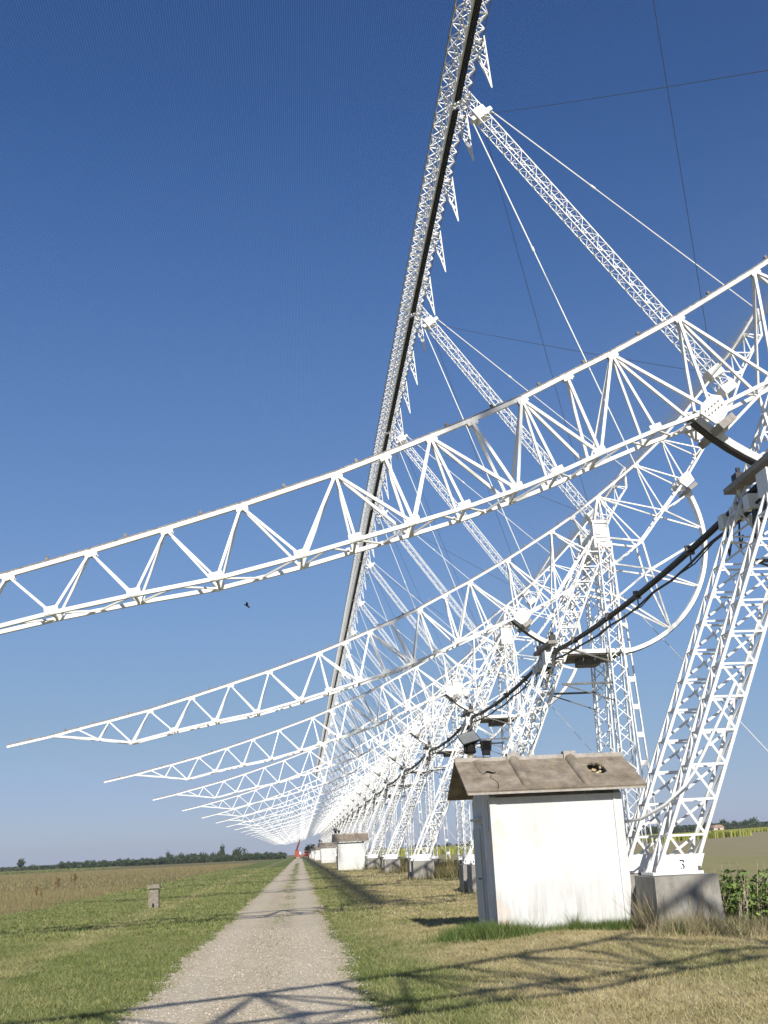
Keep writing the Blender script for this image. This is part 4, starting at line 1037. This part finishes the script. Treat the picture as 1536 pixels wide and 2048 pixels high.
m = MB(); m.tube([(0, 0, -0.3), (0.05, 0, 1.5), (0, 0.05, 3.6)], [0.28, 0.2, 0.1], 7); m.tube([(0.05, 0, 1.6), (0.9, 0.2, 3.4)], [0.12, 0.04], 5); m.tube([(0.05, 0, 1.9), (-0.8, -0.3, 3.6)], [0.11, 0.04], 5)
TRUNK = m.mesh('trunk', M_BARK)
CR_ = [tree_mesh('round', 1), tree_mesh('round', 2), tree_mesh('round', 3), tree_mesh('poplar', 4)]
def tree(x, y, s, k, lab, group):
    o = empty('far_tree', (x, y, float(gz(x, y)))); o.scale = (s, s, s); o.rotation_euler = (0, 0, random.uniform(0, 6.28))
    link('trunk', TRUNK, o); link('crown', CR_[k], o); tag(o, lab, 'tree', group); return o
GL = 'trees along the far left field'; GR = 'trees along the far right field'
for i in range(70):
    t = i/69; x = -96+t*88; y = 470+random.uniform(-25, 40)
    tree(x, y, random.uniform(0.33, 0.46), random.choice((0, 1, 2)), 'dark green tree in the far wood left of the track', GL)
for i in range(16):
    x = -190+i*6.6+random.uniform(-2, 2); tree(x, 560+random.uniform(-30, 40), random.uniform(0.28, 0.45), random.choice((0, 1, 2)), 'small dark tree at the far left edge of the fields', GL)
tree(-128, 520, 0.72, 1, 'taller lone dark tree near the left edge of the horizon', GL)
for i in range(9):
    x = -57+i*2.6; tree(x, 495, random.uniform(0.54, 0.62), random.choice((0, 2)), 'taller dark tree standing above the far wood', GL)
tree(-34.5, 497, 0.76, 3, 'tall pointed tree at the right end of the raised clump', GL); tree(-58.5, 497, 0.58, 3, 'tall pointed tree at the left end of the raised clump', GL)
tree(-27.5, 480, 0.75, 1, 'round tree standing out right of the raised clump', GL)
tree(3.2, 430, 0.75, 0, 'round dark tree just behind the red crane', GL)
for i in range(60):
    x = 100+i*3.0+random.uniform(-1.5, 1.5); tree(x, 520+random.uniform(-20, 40), random.uniform(0.5, 0.72), random.choice((0, 1, 2)), 'dark tree in the far belt right of the towers', GR)
for i in range(26):
    x = 20+i*3.2+random.uniform(-1.5, 1.5); tree(x, 600+random.uniform(-20, 60), random.uniform(0.35, 0.6), random.choice((0, 1, 2)), 'tiny dark tree on the horizon between the tower legs', GR)
# low continuous scrub beneath the tree belts
ps = [leaves(-52, 465, 1.0, 46, 10, 1.2, 9000, 0.6), leaves(-150, 545, 0.9, 60, 8, 0.9, 6000, 0.6), leaves(220, 512, 4.4, 125, 8, 2.0, 20000, 0.6)]
V, Fc, A = merge(ps); tag(link('far_scrub', np_mesh('far_scrub', V, Fc, M_TREE, A)), 'dense dark scrub under the far tree belts', 'scrub', kind='stuff')
# far farmhouse
HX, HY = 176.0, 452.0; hz_ = float(gz(HX, HY)); HO = Vector((HX, HY, hz_)); root = empty('far_house', HO); tag(root, 'small far house with reddish roof before the trees on the right', 'house')
m = MB(HO); m.box((HX-2.2, HY-2, hz_-1), (HX+2.2, HY+2, hz_+2.0)); m.obj('wall', simple('cream_plaster', (0.45, 0.36, 0.28), (0.55, 0.45, 0.36), 1, 0.9), root)
m = MB(HO); P = [(HX-2.6, hz_+1.95), (HX+2.6, hz_+1.95), (HX+1.0, hz_+2.9), (HX-1.0, hz_+2.9)]; m.prism(P, HY-2.3, HY+2.3); m.obj('roof', simple('terracotta_roof', (0.30, 0.19, 0.14), (0.40, 0.27, 0.20), 1, 0.9), root)
m = MB(HO); m.box((HX-0.4, HY-2.06, hz_+0.8), (HX+0.4, HY-2.003, hz_+1.6)); m.obj('window', M_LAMPBLK, root)

# ------------------------------------------------------------------ air
HZ = MB((0, 0, 0)); HZ.box((-2700, -500, -1.2), (2700, 3100, 42.0))
hm = bpy.data.materials.new('pale_air'); hm.use_nodes = True; ht = hm.node_tree; ht.nodes.clear()
ho = ht.nodes.new('ShaderNodeOutputMaterial'); hv = ht.nodes.new('ShaderNodeVolumePrincipled')
hv.inputs['Color'].default_value = (0.93, 0.96, 1.0, 1); hv.inputs['Density'].default_value = 0.0002; hv.inputs['Anisotropy'].default_value = 0.2
ht.links.new(hv.outputs[0], ho.inputs['Volume'])
hz = HZ.obj('haze', hm); hz['kind'] = 'stuff'; hz['label'] = 'thin pale haze over the fields'; hz['category'] = 'haze'
